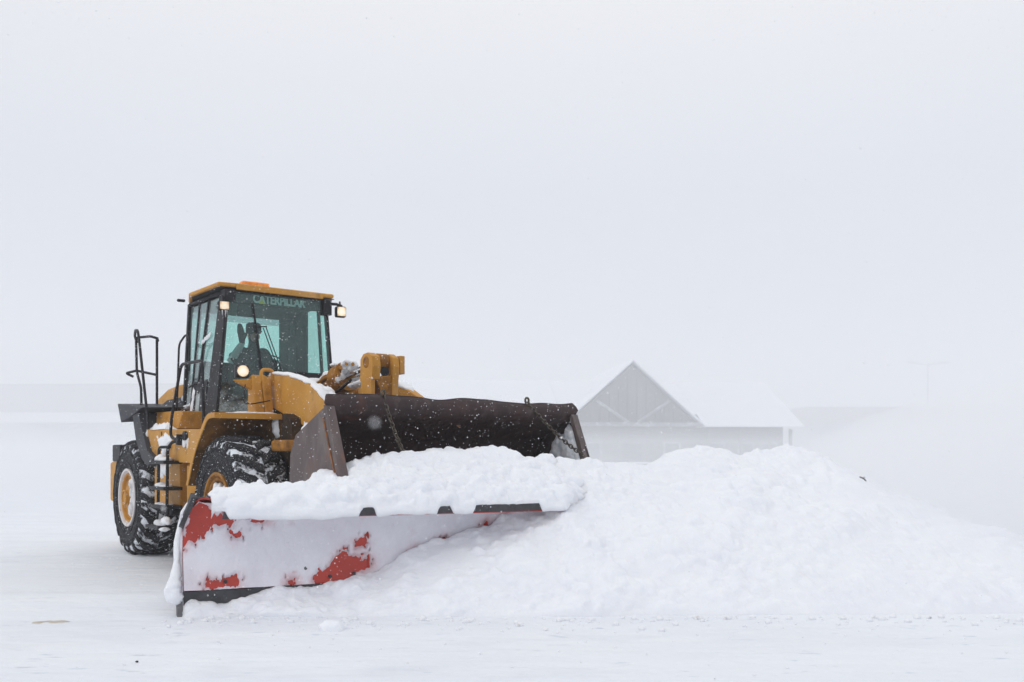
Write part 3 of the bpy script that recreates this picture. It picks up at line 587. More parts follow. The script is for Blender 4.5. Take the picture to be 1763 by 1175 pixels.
b = B(); tube(b, [(-1.75, .03, 2.3), (-1.92, .03, 2.62)], .03, 8); lathe(b, [(-.012, .18), (0, .192), (.012, .18), (0, .168), (-.012, .18)], (0, 0, 0), 24, 'z')
for v in b.verts[16:]:
    p = Matrix.Rotation(R(-30), 3, 'Y') @ v.co; v.co = p+Vector((-1.93, .03, 2.64))
obj('steering_wheel', b, M['cab_dark'], cab, smooth=True)
b = B(); box(b, -2.7, -2.2, -.24, .28, 2.2, 2.36); obj('seat', b, M['cab_dark'], cab, bevel=.05, seg=3)
b = B(); box(b, -2.84, -2.74, -.18, .24, 2.36, 2.86); obj('seat_backrest', b, M['cab_dark'], cab, bevel=.05, seg=3)
# lettering behind the glass
fc = bpy.data.curves.new('lettering', 'FONT'); fc.body = 'CATERPILLAR'; fc.extrude = .02; fc.offset = .035; fc.space_character = .96
tmp = bpy.data.objects.new('tmp', fc); COL.objects.link(tmp); bpy.context.view_layer.update()
me = bpy.data.meshes.new_from_object(tmp.evaluated_get(bpy.context.evaluated_depsgraph_get())); bpy.data.objects.remove(tmp)
V = np.array([v.co[:] for v in me.vertices]); lo, hi = V.min(0), V.max(0); V = (V-lo)/(hi-lo)
for v, p in zip(me.vertices, V): v.co = (-1.529+p[2]*.006, -.335+p[0]*.73, 3.375+p[1]*.115)
me.materials.append(M['letter']); o = bpy.data.objects.new('lettering', me); COL.objects.link(o); o.parent = cab
b = B(); prism(b, [(-.262, 3.37), (-.170, 3.37), (-.216, 3.425)], -1.522, -1.517, 'x'); obj('lettering_triangle', b, M['lettery'], cab)
# wiper
b = B(); WX = FX+.03
tube(b, [(WX, .05, 2.46), (WX+.02, -.19, 3.06)], .007, 6); tube(b, [(WX, .01, 2.46), (WX+.02, -.23, 3.05)], .007, 6)
tube(b, [(WX+.02, -.18, 3.07), (WX+.015, -.29, 3.06)], .009, 6); tube(b, [(WX, .03, 2.42), (WX, .03, 2.5)], .03, 10)
wp = obj('wiper_arm', b, K_, cab); b = B(); box(b, WX-.015, WX, -.012, .012, 0, .85)
for v in b.verts: v.co = Vector((v.co.x, v.co.y-.36+v.co.z*.14, 3.36-v.co.z))
obj('wiper_blade', b, K_, cab)
# work lamps
def lamp(c, w_, h_, rounded, aim=0, m_='lamp'):
    L0 = empty('work_lamp', c, R(aim)); L0.parent = LD
    b = B(); box(b, -.10, .0, -w_/2, w_/2, -h_/2, h_/2); obj('lamp_housing', b, K_, L0, bevel=.025, seg=3)
    b = B()
    if rounded: lathe(b, [(.0, w_*.5), (.02, w_*.48), (.02, w_*.42)], (0, 0, 0), 24, 'x'); obj('bezel', b, K_, L0, smooth=True)
    b = B()
    if rounded: lathe(b, [(.008, w_*.45), (.02, w_*.3), (.024, .001)], (0, 0, 0), 24, 'x')
    else: box(b, .0, .014, -w_/2+.014, w_/2-.014, -h_/2+.014, h_/2-.014)
    obj('lens', b, M[m_], L0, smooth=rounded, bevel=0 if rounded else .012, seg=3)
    if not rounded:
        b = B(); tube(b, [(-.05, 0, h_/2), (-.08, 0, h_/2+.07)], .012, 8); obj('lamp_bracket', b, K_, L0)
    return L0
lamp((-1.40, -.76, 3.28), .14, .125, False, -6, 'lamp2'); lamp((-1.42, .875, 3.36), .145, .15, False, -10)
lamp((-.18, -1.0, 2.355), .155, .15, True, -8)
b = B()
for y, l in ((-.79, .07), (-.75, .09), (-.73, .05)): tube(b, [(-1.39, y, 3.22), (-1.39, y, 3.22-l)], [.007, .001], 6)
obj('icicles', b, M['snow'], LD)
b = B(); tube(b, [(-1.5, .70, 3.46), (-1.46, .82, 3.46), (-1.46, .90, 3.44)], .02, 8); box(b, -1.56, -1.44, .62, .74, 3.3, 3.5); box(b, -1.56, -1.44, -.74, -.60, 3.36, 3.5); obj('lamp_arm', b, K_, cab)
b = B(); cyl(b, (-2.5, -.90, 3.47), (-2.45, -1.0, 3.46), .02, 8); obj('marker_light', b, K_, cab)
# loader tower, lamp bracket, grab loop
b = B(); prism(b, [(-.02, 1.86), (-.26, 1.86), (-.26, 2.28), (-.14, 2.32), (-.02, 1.86)][:4], -.91, -.80); 
hexa(b, [(-.1, -.80, 2.33), (-.1, -.70, 2.28), (-.16, -.70, 2.28), (-.16, -.80, 2.33)], [(-.02, -.795, 1.86), (-.02, -.69, 1.86), (-.12, -.69, 1.86), (-.12, -.795, 1.86)])
tw = obj('loader_tower', b, Y_, LD, bevel=.012)
b = B(); hexa(b, [(-.20, -1.11, 2.25), (-.20, -.84, 2.27), (-.20, -.84, 2.11), (-.20, -1.07, 2.22)], [(-.14, -1.11, 2.25), (-.14, -.84, 2.27), (-.14, -.84, 2.11), (-.14, -1.07, 2.22)]); obj('lamp_shelf', b, Y_, tw, bevel=.006)
b = B(); tube(b, [(-.12, -.90, 2.05), (-.13, -.80, 2.26), (-.13, -.80, 2.38), (-.13, -.66, 2.38), (-.13, -.66, 2.20)], .022, 8, .05); obj('grab_loop', b, Y_, tw, smooth=True)
b = B(); tube(b, [(-.1, -1.0, 2.2), (-.05, -1.05, 2.0), (0, -.98, 1.97), (.0, -.75, 2.02)], .007, 6, .05); obj('lamp_cable', b, K_, tw)
# front fender: arched plate over the rear half of the front tyre, with a lip
arc = [(p[0], p[2]) for p in roundpath([(-.80, 0, 1.06), (-.56, 0, 1.47), (-.12, 0, 1.855), (.12, 0, 1.86)], .2, 6)]
def arcband(o0, o1):
    a_ = [Vector((x, z)) for x, z in arc]; nn = []
    for i in range(len(a_)):
        t_ = (a_[min(i+1, len(a_)-1)]-a_[max(i-1, 0)]).normalized(); nn.append(Vector((t_.y, -t_.x)))
    return [tuple(p+n_*o0) for p, n_ in zip(a_, nn)]+[tuple(p+n_*o1) for p, n_ in list(zip(a_, nn))[::-1]]
b = B(); prism(b, arcband(0, .02), -1.42, -.66); fd = obj('front_fender', b, Y_, LD)
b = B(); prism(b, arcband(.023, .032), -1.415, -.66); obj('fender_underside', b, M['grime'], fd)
b = B(); prism(b, arcband(-.004, .055), -1.436, -1.422); obj('fender_lip', b, Y_, fd, bevel=.003)
b = B(); box(b, .124, .138, -1.436, -.66, 1.80, 1.864); obj('fender_lip', b, Y_, fd, bevel=.004)
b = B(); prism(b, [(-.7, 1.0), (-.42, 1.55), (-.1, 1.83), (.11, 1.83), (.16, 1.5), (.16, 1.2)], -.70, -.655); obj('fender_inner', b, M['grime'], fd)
# far side fender
b = B(); prism(b, arcband(0, .02), .66, 1.42); obj('front_fender', b, Y_, LD); b = B(); box(b, -2.7, -.7, .7, 1.34, 1.3, 1.72); obj('side_platform', b, Y_, LD, bevel=.02)
# lift arms
armp = [(-.36, 2.10), (-.36, 2.315), (-.1, 2.33), (.25, 2.29), (.55, 2.23), (.85, 2.15), (1.05, 2.06), (1.2, 1.95), (1.30, 1.80), (1.95, .95), (2.05, .72), (1.90, .60), (1.70, .66), (1.10, 1.35), (.80, 1.66), (.62, 1.74), (.48, 1.765), (.1, 1.88), (-.33, 2.0)]
for s in (-1, 1):
    b = B(); prism(b, armp, s*.56, s*.66); arm = obj('lift_arm', b, Y_, LD, bevel=.012)
    b = B(); lathe(b, [(s*.52, .001), (s*.52, .09), (s*.70, .09), (s*.70, .001)], (-.45, 0, 2.17), 20); obj('arm_pin', b, M['yellow_worn'], arm)
    b = B(); cyl(b, (-.9, s*.50, 1.05), (.25, s*.50, 1.5), .075, 16); lc = obj('lift_cylinder', b, M['yellow_worn'], LD, smooth=True)
    b = B(); cyl(b, (.25, s*.50, 1.5), (.6, s*.50, 1.64), .035, 12); obj('piston_rod', b, M['chrome'], lc, smooth=True)
b = B(); lathe(b, [(-.56, .13), (.56, .13)], (1.12, 0, 1.72), 24); obj('cross_tube', b, M['yellow_worn'], LD, smooth=True)
# tilt cylinder and lever
b = B(); tube(b, [(-.55, 0, 2.13), (.10, 0, 2.245), (.32, 0, 2.285)], [.105, .115, .12], 24)
for y in (-.125, .125): tube(b, [(-.35, y*.9, 2.20), (.30, y, 2.33)], .022, 8)
lathe(b, [(-.03, .118), (-.03, .135), (.03, .135), (.03, .118)], (.0, 0, 2.23), 24, 'x')
lathe(b, [(-.14, .001), (-.14, .08), (.14, .08), (.14, .001)], (-.55, 0, 2.13), 16)
tcy = obj('tilt_cylinder', b, M['yellow_worn'], LD, smooth=True)
b = B()
c0, c1 = Vector((.26, 0, 2.275)), Vector((.46, 0, 2.31)); tube(b, [c0, c1], .175, 28)
for k in range(10):
    a = k*2*math.pi/10; tube(b, [c1+Vector((-.01, .135*math.cos(a), .135*math.sin(a))), c1+Vector((.03, .135*math.cos(a), .135*math.sin(a)+.005))], .022, 6)
obj('cylinder_head', b, M['yellow_worn'], tcy, smooth=True)
b = B(); tube(b, [(.46, 0, 2.31), (1.22, 0, 2.40)], .050, 18); obj('piston_rod', b, M['chrome'], tcy, smooth=True)
b = B(); tube(b, [(-.4, -.14, 2.2), (.1, -.17, 2.08), (.5, -.15, 2.12), (.75, -.12, 2.24)], .016, 8, .2); tube(b, [(-.3, .16, 2.2), (.2, .19, 2.05), (.7, .15, 2.1)], .016, 8, .2); obj('hydraulic_hose', b, K_, tcy, smooth=True)
lv = empty('tilt_lever', (0, 0, 0)); lv.parent = LD
pr_ = [(1.18, 2.42), (1.24, 2.475), (1.34, 2.485), (1.43, 2.44), (1.45, 2.34), (1.43, 2.20), (1.42, 2.0), (1.40, 1.6), (1.30, 1.0), (1.12, 1.0), (1.12, 1.6), (1.17, 2.0), (1.17, 2.2)]
b = B(); prism(b, [p for p in pr_[:6]]+[(1.42, 2.19), (1.17, 2.19), pr_[12]], -.235, -.135); obj('lever_boss', b, Y_, lv, bevel=.02, seg=3)
for y0, y1 in ((-.235, -.185), (.02, .095)):
    b = B(); prism(b, pr_ if y0 > 0 else [(1.19, 2.2), (1.42, 2.2)]+pr_[6:12], y0, y1); obj('lever_plate', b, Y_, lv, bevel=.012)
b = B(); blob(b, (1.22, -.145, 2.05), .03, .05, .10, 3, .2); obj('snow_in_lever', b, M['snow'], lv, smooth=True)
b = B(); prism(b, [(-.17, 2.23), (.02, 2.25), (.02, 1.6), (-.08, 1.6), (-.10, 2.02), (-.115, 2.10), (-.15, 2.15)], 1.20, 1.405, 'x'); obj('lever_web', b, M['yellow_worn'], lv, bevel=.01)
b = B(); box(b, 1.22, 1.42, .112, .175, 2.27, 2.465); obj('pin_keeper', b, Y_, lv, bevel=.006)
b = B(); lathe(b, [(-.245, .001), (-.245, .05), (-.237, .062), (.11, .062), (.11, .001)], (1.31, 0, 2.385), 20); obj('lever_pin', b, M['yellow_worn'], lv, smooth=True)
b = B(); lathe(b, [(-.115, .04), (-.115, .088), (.01, .088), (.01, .04)], (1.29, 0, 2.40), 24); obj('rod_end', b, M['yellow_worn'], lv, smooth=True)
b = B(); lathe(b, [(0, .03), (.02, .052), (.03, .052), (.03, .001)], (1.36, -.055, 2.29), 20, 'x'); obj('seal', b, K_, lv)  # black disc added as the shade in the hole by the rod end
# bucket ---------------------------------------------------------------
BK = empty('bucket', (0, 0, 0), label='dark rusty bucket'); BK.parent = LD
sp = [(2.735, 1.935), (2.80, 1.865), (2.71, 1.75), (2.50, 1.69), (2.22, 1.565), (2.10, 1.36), (2.10, 1.10), (2.24, .95), (2.45, .88), (3.02, .86)]
sp = [tuple(p) for p in roundpath([(x, 0, z) for x, z in sp], .05, 2)]; sp = [(p[0], p[2]) for p in [tuple(q) for q in sp]]
ny = 90; ys = np.linspace(-1.39, 1.39, ny); SPA = np.array(sp); Pg = np.zeros((ny, len(sp), 3))
for i, y in enumerate(ys):
    wv = .010*math.sin(y*5)+.012*float(vnoise(np.array([y*4, 2., 1.]), 3)); k_ = np.clip((SPA[:, 1]-1.75)/.1, 0, 1)
    wide = 1+.0*k_
    Pg[i] = np.stack([SPA[:, 0], y*wide+0*k_, SPA[:, 1]+(wv-.012)*k_], -1)
# pointed ends of the spill guard
for i in (0, ny-1):
    sgn = -1 if i == 0 else 1; kk = np.clip(1-np.abs(SPA[:, 1]-1.87)/.09, 0, 1); Pg[i, :, 1] += sgn*.05*kk
sh = gridobj('bucket_shell', Pg, M['bucket'], BK); md = sh.modifiers.new('t', 'SOLIDIFY'); md.thickness = .028; md.offset = 0
b = B()
pv = None
for i in range(0, ny-1, 3):
    y0, y1 = ys[i], ys[min(i+3, ny-1)]; z0 = Pg[i, 0, 2]; z1 = Pg[min(i+3, ny-1), 0, 2]
    hexa(b, [(2.72, y0, z0-.012), (2.752, y0, z0-.015), (2.752, y0, z0+.006), (2.72, y0, z0+.009)], [(2.72, y1, z1-.012), (2.752, y1, z1-.015), (2.752, y1, z1+.006), (2.72, y1, z1+.009)])
obj('top_edge', b, M['bucket'], BK)
side = [(2.80, 1.80), (2.72, 1.80), (2.17, 1.58), (2.05, 1.40), (2.03, 1.05), (2.14, .90), (2.4, .84), (3.06, .84), (3.09, 1.10), (3.04, 1.28)]
for s in (-1, 1):
    b = B(); prism(b, side, s*1.395, s*1.425); obj('side_plate', b, M['bucket_side'] if s < 0 else M['bucket'], BK, bevel=.004)
    b = B(); hexa(b, [(2.74, s*1.35, 1.83), (2.80, s*1.35, 1.82), (2.80, s*1.43, 1.82), (2.74, s*1.43, 1.83)], [(3.03, s*1.35, 1.08), (3.12, s*1.35, 1.08), (3.12, s*1.43, 1.08), (3.03, s*1.43, 1.08)]); obj('side_cutter', b, M['bucket_side'], BK, bevel=.006)
b = B(); tube(b, [(2.74, -1.43, 1.72), (3.02, -1.43, 1.1)], .009, 6); obj('weld_seam', b, M['rust'], BK)
b = B(); box(b, 2.7, 3.06, -1.42, 1.42, .80, .855); obj('bucket_lip', b, M['steel'], BK, bevel=.01)
b = B(); lathe(b, [(0, .001), (0, .03), (.01, .045), (.01, .001)], (0, 0, 0), 16, 'x')
for v in b.verts: v.co = Vector((2.545+v.co.x, .10+v.co.y*.8, 1.725+v.co.z*1.2))
obj('rusty_lug', b, M['rust'], BK)
b = B(); box(b, 1.9, 2.1, -.5, -.44, .9, 1.45); box(b, 1.9, 2.1, .44, .5, .9, 1.45); obj('bucket_hinge', b, M['yellow_worn'], BK)
# snow lying inside the bucket corner
def lumpygrid(name, Pf, n, mm, par, m_, seed, l1=(120, .03, .08, .5), l2=(500, .012, .03, .5), spacing=.02, **k):
    N = normals(Pf); P2 = Pf+N*(.02*fbm(Pf*6, 4, seed))[..., None]
    P2 = lumps(P2, N, *l1, seed, spacing); P2 = lumps(P2, N, *l2, seed+1, spacing)
    return gridobj(name, P2, m_, par, **k)
crust('bucket_snow', [(2.80, 1.66), (2.70, 1.72), (2.62, 1.62), (2.50, 1.64), (2.44, 1.52), (2.40, 1.30), (2.42, 1.15), (2.98, 1.15), (2.93, 1.40)], .05, M['snow'], BK, lambda A, C, h: [A, 1.392-h, C], seed=31, rag=.05)

# chains: hook, links
def chain(p0, p1, label, nl=None):
    p0, p1 = Vector(p0), Vector(p1); L = (p1-p0).length; n = int(L/.036)
    root = empty('chain', (-2.156, 11.02, 0), A_L, label=label, cat='chain')
    b = B(); dr_ = (p1-p0).normalized(); up = Vector((0, 0, 1)); sd = dr_.cross(up).normalized(); up2 = sd.cross(dr_)
    for k in range(n):
        t = (k+.5)/n; c = p0.lerp(p1, t)+Vector((0, 0, -.05*math.sin(math.pi*t))); side = sd if k % 2 else up2
        pts = []
        for q in range(12):
            a = q*math.pi/6; pts.append(c+dr_*(.027*math.cos(a))+side*(.017*math.sin(a)))
        pts.append(pts[0]); tube(b, pts, .0062, 6, cap=False)
    obj('links', b, M['chain'], root, smooth=True)
    b = B(); c = p0+Vector((.0, 0, .02)); pts = [c+Vector((.0, (.022*math.cos(a)), .027*math.sin(a))) for a in [R(x) for x in range(-60, 241, 25)]]
    tube(b, pts, .011, 8); obj('hook', b, M['chain'], root, smooth=True)
    return root
chain((2.77, -.86, 1.93), (3.02, -.76, 1.36), 'rusty chain running down the left part of the bucket to the snow')
chain((2.77, .78, 1.925), (3.0, 1.46, 1.33), 'rusty chain running down to the far right corner of the bucket')

# ------------------------------------------------------------------ driver
PW = Matrix.Translation((-2.156, 11.02, 0)) @ Matrix.Rotation(A_L, 4, 'Z') @ Vector((-2.45, .03, 2.37))
person = empty('person', PW, A_L, label='driver in dark jacket and cap sitting in the cab with one hand raised', cat='person')
#   local: x forward, y to the picture's right, origin at the seat
def body_mesh(name, limbs, balls, m_, parent, vox, **k):
    b = B()
    for pts, rad in limbs:
        tube(b, roundpath(pts, .05, 3) if len(rad) == 1 else pts, rad[0] if len(rad) == 1 else list(rad), 14)
        for p, r_ in zip(pts, list(rad)*(len(pts) if len(rad) == 1 else 1)): blob(b, p, r_, r_, r_, 1, 0, 2)
    for c, r_ in balls: blob(b, c, *r_, 1, 0, 3)
    o = obj(name, b, m_, parent, smooth=True, angle=180, **k)
    md = o.modifiers.new('r', 'REMESH'); md.mode = 'VOXEL'; md.voxel_size = vox; md.use_smooth_shade = True
    md = o.modifiers.new('s', 'SMOOTH'); md.factor = .5; md.iterations = 4
    return o
body_mesh('body', [([(0, 0, .08), (0, 0, .25), (0, 0, .42)], (.14, .145, .135)), ([(0, -.06, .12), (0, -.08, .30), (-.0, -.15, .46)], (.12, .13, .085)), ([(0, .06, .12), (0, .08, .30), (-.0, .15, .46)], (.12, .13, .085)),
    ([(.0, 0, .44), (.02, 0, .60), (.035, 0, .70)], (.085, .062, .07)), ([(-.0, -.17, .455), (.10, -.29, .25), (.16, -.34, .34)], (.082, .062, .052)), ([(.0, .17, .455), (.16, .24, .24), (.42, .14, .30)], (.082, .062, .038)),
    ([(.06, -.09, .06), (.42, -.12, .08), (.46, -.12, -.30), (.58, -.12, -.36)], (.10, .075, .055, .045)), ([(.06, .09, .06), (.42, .12, .08), (.46, .12, -.30), (.58, .12, -.36)], (.10, .075, .055, .045))],
    [((.035, 0, .70), (.092, .078, .11))], M['jacket'], person, .014)
b = B(); blob(b, (.055, 0, .685), .078, .068, .088, 1, .04); blob(b, (.14, 0, .675), .014, .013, .022, 2, .05, 2)
for s in (-1, 1): blob(b, (.045, s*.075, .685), .02, .012, .03, 3, .05, 2); blob(b, (.120, s*.027, .705), .012, .014, .009, 4, .02, 2)
blob(b, (.118, 0, .640), .014, .024, .008, 5, .02, 2)
obj('face', b, M['skin'], person, smooth=True, angle=180)
b = B(); lathe(b, [(.735, .105), (.80, .107), (.85, .098), (.875, .07), (.882, .001)], (.035, 0, 0), 24, 'z'); hexa(b, [(.11, -.08, .745), (.215, -.05, .735), (.215, .05, .735), (.11, .08, .745)], [(.11, -.08, .76), (.215, -.05, .748), (.215, .05, .748), (.11, .08, .76)]); obj('cap', b, M['jacket'], person, smooth=True)
# raised forearm with pale sleeve, dark mitten
b = B(); tube(b, [(.12, -.36, .30), (.18, -.32, .40), (.22, -.27, .50), (.23, -.235, .56)], [.055, .052, .046, .036], 14); obj('sleeve', b, M['sleeve'], person, smooth=True)
body_mesh('mitten', [([(.23, -.24, .55), (.235, -.245, .62), (.235, -.262, .72), (.235, -.275, .79)], (.036, .046, .048, .034)), ([(.24, -.23, .60), (.25, -.20, .66), (.255, -.185, .70)], (.022, .02, .016))], [], M['mitt'], person, .007)
# other hand on the wheel: palm with five fingers
fing = [([(.40, .14, .30), (.455, .122, .308), (.49, .112, .312)], (.028, .032, .030))]
for i in range(4):
    y = .145-.021*i; L = (.05, .058, .056, .046)[i]; fing.append(([(.485, y-.002, .315), (.51, y-.005, .318), (.51+L*.6, y-.008, .305), (.505+L*.55, y-.008, .275)], (.0105, .0095, .009, .008)))
fing.append(([(.455, .10, .30), (.475, .078, .298), (.50, .062, .29)], (.012, .0105, .009)))
body_mesh('glove', fing, [], M['mitt'], person, .0035)

# ------------------------------------------------------------------ snow on the loader
def tubesnow(name, pts, rx, rz, par, seed):
    """long lumpy ridge of snow along a line"""
    pts = [Vector(p) for p in pts]; n = 60; L = [0]
    for a, c in zip(pts, pts[1:]): L.append(L[-1]+(c-a).length)
    rows = []
    for i in range(n):
        s = L[-1]*i/(n-1); j = max(k for k in range(len(pts)-1) if L[k] <= s+1e-9); t = (s-L[j])/(L[j+1]-L[j])
        c = pts[j].lerp(pts[j+1], t); tan = (pts[j+1]-pts[j]).normalized(); sd = tan.cross(Vector((0, 0, 1))).normalized(); up = sd.cross(tan)
        taper = min(1, math.sin(math.pi*i/(n-1))*3+.02)
        f = taper*(1+.45*float(vnoise(np.array([s*9, seed, 0.]), 2))+.2*float(vnoise(np.array([s*30, seed, 5.]), 2)))
        rows.append([tuple(c+sd*(rx*min(1, f)*math.cos(a))+up*(rz*f*math.sin(a))) for a in np.linspace(0, 2*math.pi, 12, endpoint=False)])
    P = np.array(rows).transpose(1, 0, 2); return gridobj(name, P, M['snow'], par, wrap=True)
tubesnow('snow_ridge', [(-.36, -.61, 2.33), (-.1, -.61, 2.345), (.25, -.61, 2.305), (.55, -.61, 2.245), (.85, -.61, 2.165), (1.05, -.61, 2.08), (1.2, -.61, 1.97), (1.27, -.61, 1.88)], .075, .022, LD, 1)
tubesnow('snow_ridge', [(.80, -.56, 2.15), (1.05, -.54, 2.06), (1.2, -.54, 1.95), (1.27, -.54, 1.84)], .07, .05, LD, 2)
tubesnow('snow_ridge', [(-.1, .61, 2.345), (.25, .61, 2.305), (.62, .61, 2.23), (.9, .61, 2.13)], .07, .03, LD, 4)
tubesnow('snow_ridge', [(-.05, -1.3, 1.865), (.08, -1.05, 1.87), (.08, -.7, 1.87)], .03, .012, LD, 3)
b = B(); random.seed(3)
for i in range(9): blob(b, (-.5+i*.055, random.uniform(-.07, .07), 2.22+.012*i+random.uniform(-.01, .02)), .09, .10, .065, i)
for i in range(26):
    a = random.uniform(-2.4, 2.6); r2 = random.uniform(.06, .16); blob(b, (.475, r2*math.sin(a), 2.31+r2*math.cos(a)), .014, .045, .038, i+20, .35, sub=3)
for i in range(8): blob(b, (.30+i*.02, -.1+.02*i, 2.44-.004*i), .05, .05, .022, i+60)
for i in range(6): blob(b, (.62+i*.08, -.02, 2.185+.01*i), .07, .06, .035, i+40)
obj('snow_on_cylinder', b, M['snow'], LD, smooth=True, angle=180, kind='stuff')
crust('snow_bank', [(-2.70, -1.33), (-1.98, -1.33), (-1.98, -1.17), (-2.66, -1.20)], .10, M['snow'], LD, lambda A, C, h: [A, C, 1.738+h], seed=41, rag=.05, soft=.11)
b = B()
blob(b, (-2.62, -1.345, 1.60), .035, .03, .13, 31); blob(b, (-2.55, -1.345, 1.45), .03, .03, .09, 32)
blob(b, (-1.12, -1.35, 1.56), .06, .02, .07, 33, .5)
obj('snow_on_platform', b, M['snow'], LD, smooth=True, angle=180, kind='stuff')
b = B()
for z, w_, hgt in ((1.335, .20, .085), (1.015, .22, .055), (.79, .22, .03), (.535, .2, .075)):
    x0 = -1.72 if z > .6 else -1.80
    blob(b, (x0-.04, -1.43, z+hgt*.15), w_*.6, .06, hgt*.75, int(z*50), .35); blob(b, (x0+.12, -1.42, z+.005), w_*.6, .08, hgt*.45, int(z*70), .35)
blob(b, (-1.70, -1.40, .77), .14, .06, .02, 4); blob(b, (-1.45, -1.47, .60), .10, .05, .05, 61, .5, 3); blob(b, (-1.5, -1.47, .50), .08, .06, .03, 63, .5, 3)
obj('snow_on_steps', b, M['snow'], LD, smooth=True, angle=180, kind='stuff')
fy = lambda y: (lambda A, C, h: [A, y-h, C])
crust('stuck_snow', [(-2.22, 1.60), (-2.05, 1.69), (-1.75, 1.64), (-1.60, 1.58), (-1.78, 1.46), (-1.9, 1.35), (-2.08, 1.47)], .022, M['snow'], LD, fy(-1.342), seed=3, hole=.2, rag=.09)
crust('stuck_snow', [(-2.45, 1.25), (-2.3, 1.32), (-1.98, 1.31), (-1.90, 1.27), (-2.05, 1.18), (-2.2, 1.09), (-2.27, 1.12), (-2.42, 1.19)], .022, M['snow'], LD, fy(-1.272), seed=5, hole=.2, rag=.09)
crust('stuck_snow', [(-1.06, 1.60), (-.98, 1.62), (-1.02, 1.48), (-1.08, 1.46)], .02, M['snow'], LD, fy(-1.342), seed=9, rag=.015)
crust('stuck_snow', [(-2.62, 1.80), (-2.2, 1.80), (-2.2, 1.92), (-2.4, 1.97), (-2.6, 1.93)], .02, M['snow'], LD, lambda A, C, h: [A, -(.97-(C-1.76)*.087)-.004-h, C], seed=12, hole=.09)
crust('stuck_snow', [(-2.47, 1.98), (-2.42, 1.95), (-2.39, 2.25), (-2.44, 2.30)], .010, M['snow'], LD, lambda A, C, h: [A, -(hw(1.76)-(C-1.76)*.087)-.004-h, C], seed=13, hole=.07)
crust('stuck_snow', [(-2.26, 2.88), (-1.98, 2.965), (-1.97, 2.985), (-2.26, 2.92)], .008, M['snow'], LD, lambda A, C, h: [A, -(hw(1.76)-(C-1.76)*.087)-.004-h, C], seed=16, rag=.02)
crust('stuck_snow', [(-.05, 1.79), (.10, 1.80), (.14, 1.62), (.06, 1.60), (0, 1.70)], .03, M['snow'], LD, fy(-.708), seed=18, rag=.03)
# snow sheet lying between arm and frame
crust('stuck_snow', [(.78, 1.74), (1.28, 1.60), (1.2, 1.42), (.82, 1.40), (.70, 1.50)], .04, M['snow'], LD, fy(-.70), seed=19, rag=.02)
b = B(); prism(b, [(.70, 1.34), (.78, 1.70), (1.10, 1.62), (1.30, 1.60), (1.3, 1.2)], -.695, -.665); obj('arm_guard', b, Y_, LD)
b = B()
for i in range(9): blob(b, (-3.55+i*.12, -.75, 1.99+.012*i), .08, .06, .02+.02*random.random(), i, sub=2)
blob(b, (-3.02, -.75, 2.19), .02, .02, .035, 3); obj('snow_on_mudguard', b, M['snow'], LD, smooth=True, angle=180, kind='stuff')

# ------------------------------------------------------------------ snow plow
PX, PY = -2.491, 7.043; A_P = math.atan2(-.906, .423)
PL = empty('snow_plow', (PX, PY, 0), A_P, label='red snow plow blade with black edges, caked in snow, in front of the loader bucket', cat='snow plow')
prof = [(0, .36), (-.035, .48), (-.052, .62), (-.052, .76), (-.03, .90), (.015, 1.00), (.09, 1.055), (.17, 1.07), (.25, 1.055), (.305, 1.015), (.33, .965)]
pp = np.array([tuple(p) for p in roundpath([(a, 0, c) for a, c in prof], .06, 3)])[:, [0, 2]]
seg = np.r_[0, np.cumsum(np.hypot(*np.diff(pp, axis=0).T))]; nt_ = 60
tt = np.linspace(0, seg[-1], nt_); PD = np.interp(tt, seg, pp[:, 0]); PZ = np.interp(tt, seg, pp[:, 1])
s0 = np.interp(tt/seg[-1], [0, .45, .62, .75, .88, 1], [0, 0, .04, .10, .18, .25])
SE = 3.08
ns = 330; uu = np.linspace(0, 1, ns)
Sg = s0[None]+(SE-s0[None])*uu[:, None]
Pm = np.stack([np.broadcast_to(PD, Sg.shape), Sg, np.broadcast_to(PZ, Sg.shape)], -1)
mb = gridobj('moldboard', Pm, M['red'], PL); md = mb.modifiers.new('t', 'SOLIDIFY'); md.thickness = .014; md.offset = -1
# seam between moldboard sections
b = B(); tube(b, [(d_+.006, 1.455, z_) for d_, z_ in zip(PD[:34:3], PZ[:34:3])], .007, 6); obj('weld_seam', b, M['red'], PL)
# black lip on the curled top, end piece and cutting edge
b = B(); hexa(b, [(.338, .235, .925), (.352, .235, .925), (.350, .255, .988), (.336, .255, .988)], [(.338, SE, .925), (.352, SE, .925), (.350, SE, .988), (.336, SE, .988)]); obj('top_edge_strip', b, M['edge'], PL, bevel=.003)
b = B(); tube(b, [(.335, .245, .925), (.345, SE, .922)], .006, 6); obj('lip_seam', b, M['red'], PL)
b = B(); ed = [(d_, s_, z_) for d_, s_, z_ in zip(PD, s0, PZ)][30:]
for (a, c) in zip(ed[::3], ed[3::3]):
    hexa(b, [(a[0]-.03, a[1]-.02, a[2]+.018), (a[0], a[1]-.005, a[2]+.012), (a[0], a[1]+.05, a[2]+.012), (a[0]-.03, a[1]+.05, a[2]+.018)], [(c[0]-.03, c[1]-.02, c[2]+.018), (c[0], c[1]-.005, c[2]+.012), (c[0], c[1]+.05, c[2]+.012), (c[0]-.03, c[1]+.05, c[2]+.018)])
obj('end_flange', b, M['edge'], PL)
b = B(); hexa(b, [(-.06, -.03, .85), (.02, -.03, .87), (.10, .05, 1.08), (.02, .05, 1.11)], [(-.06, 0, .83), (.02, 0, .85), (.10, .09, 1.08), (.02, .09, 1.11)]); obj('corner_flap', b, M['edge'], PL)
b = B(); box(b, -.01, .022, .0, SE, .255, .362); obj('cutting_edge', b, M['edge'], PL, bevel=.004)
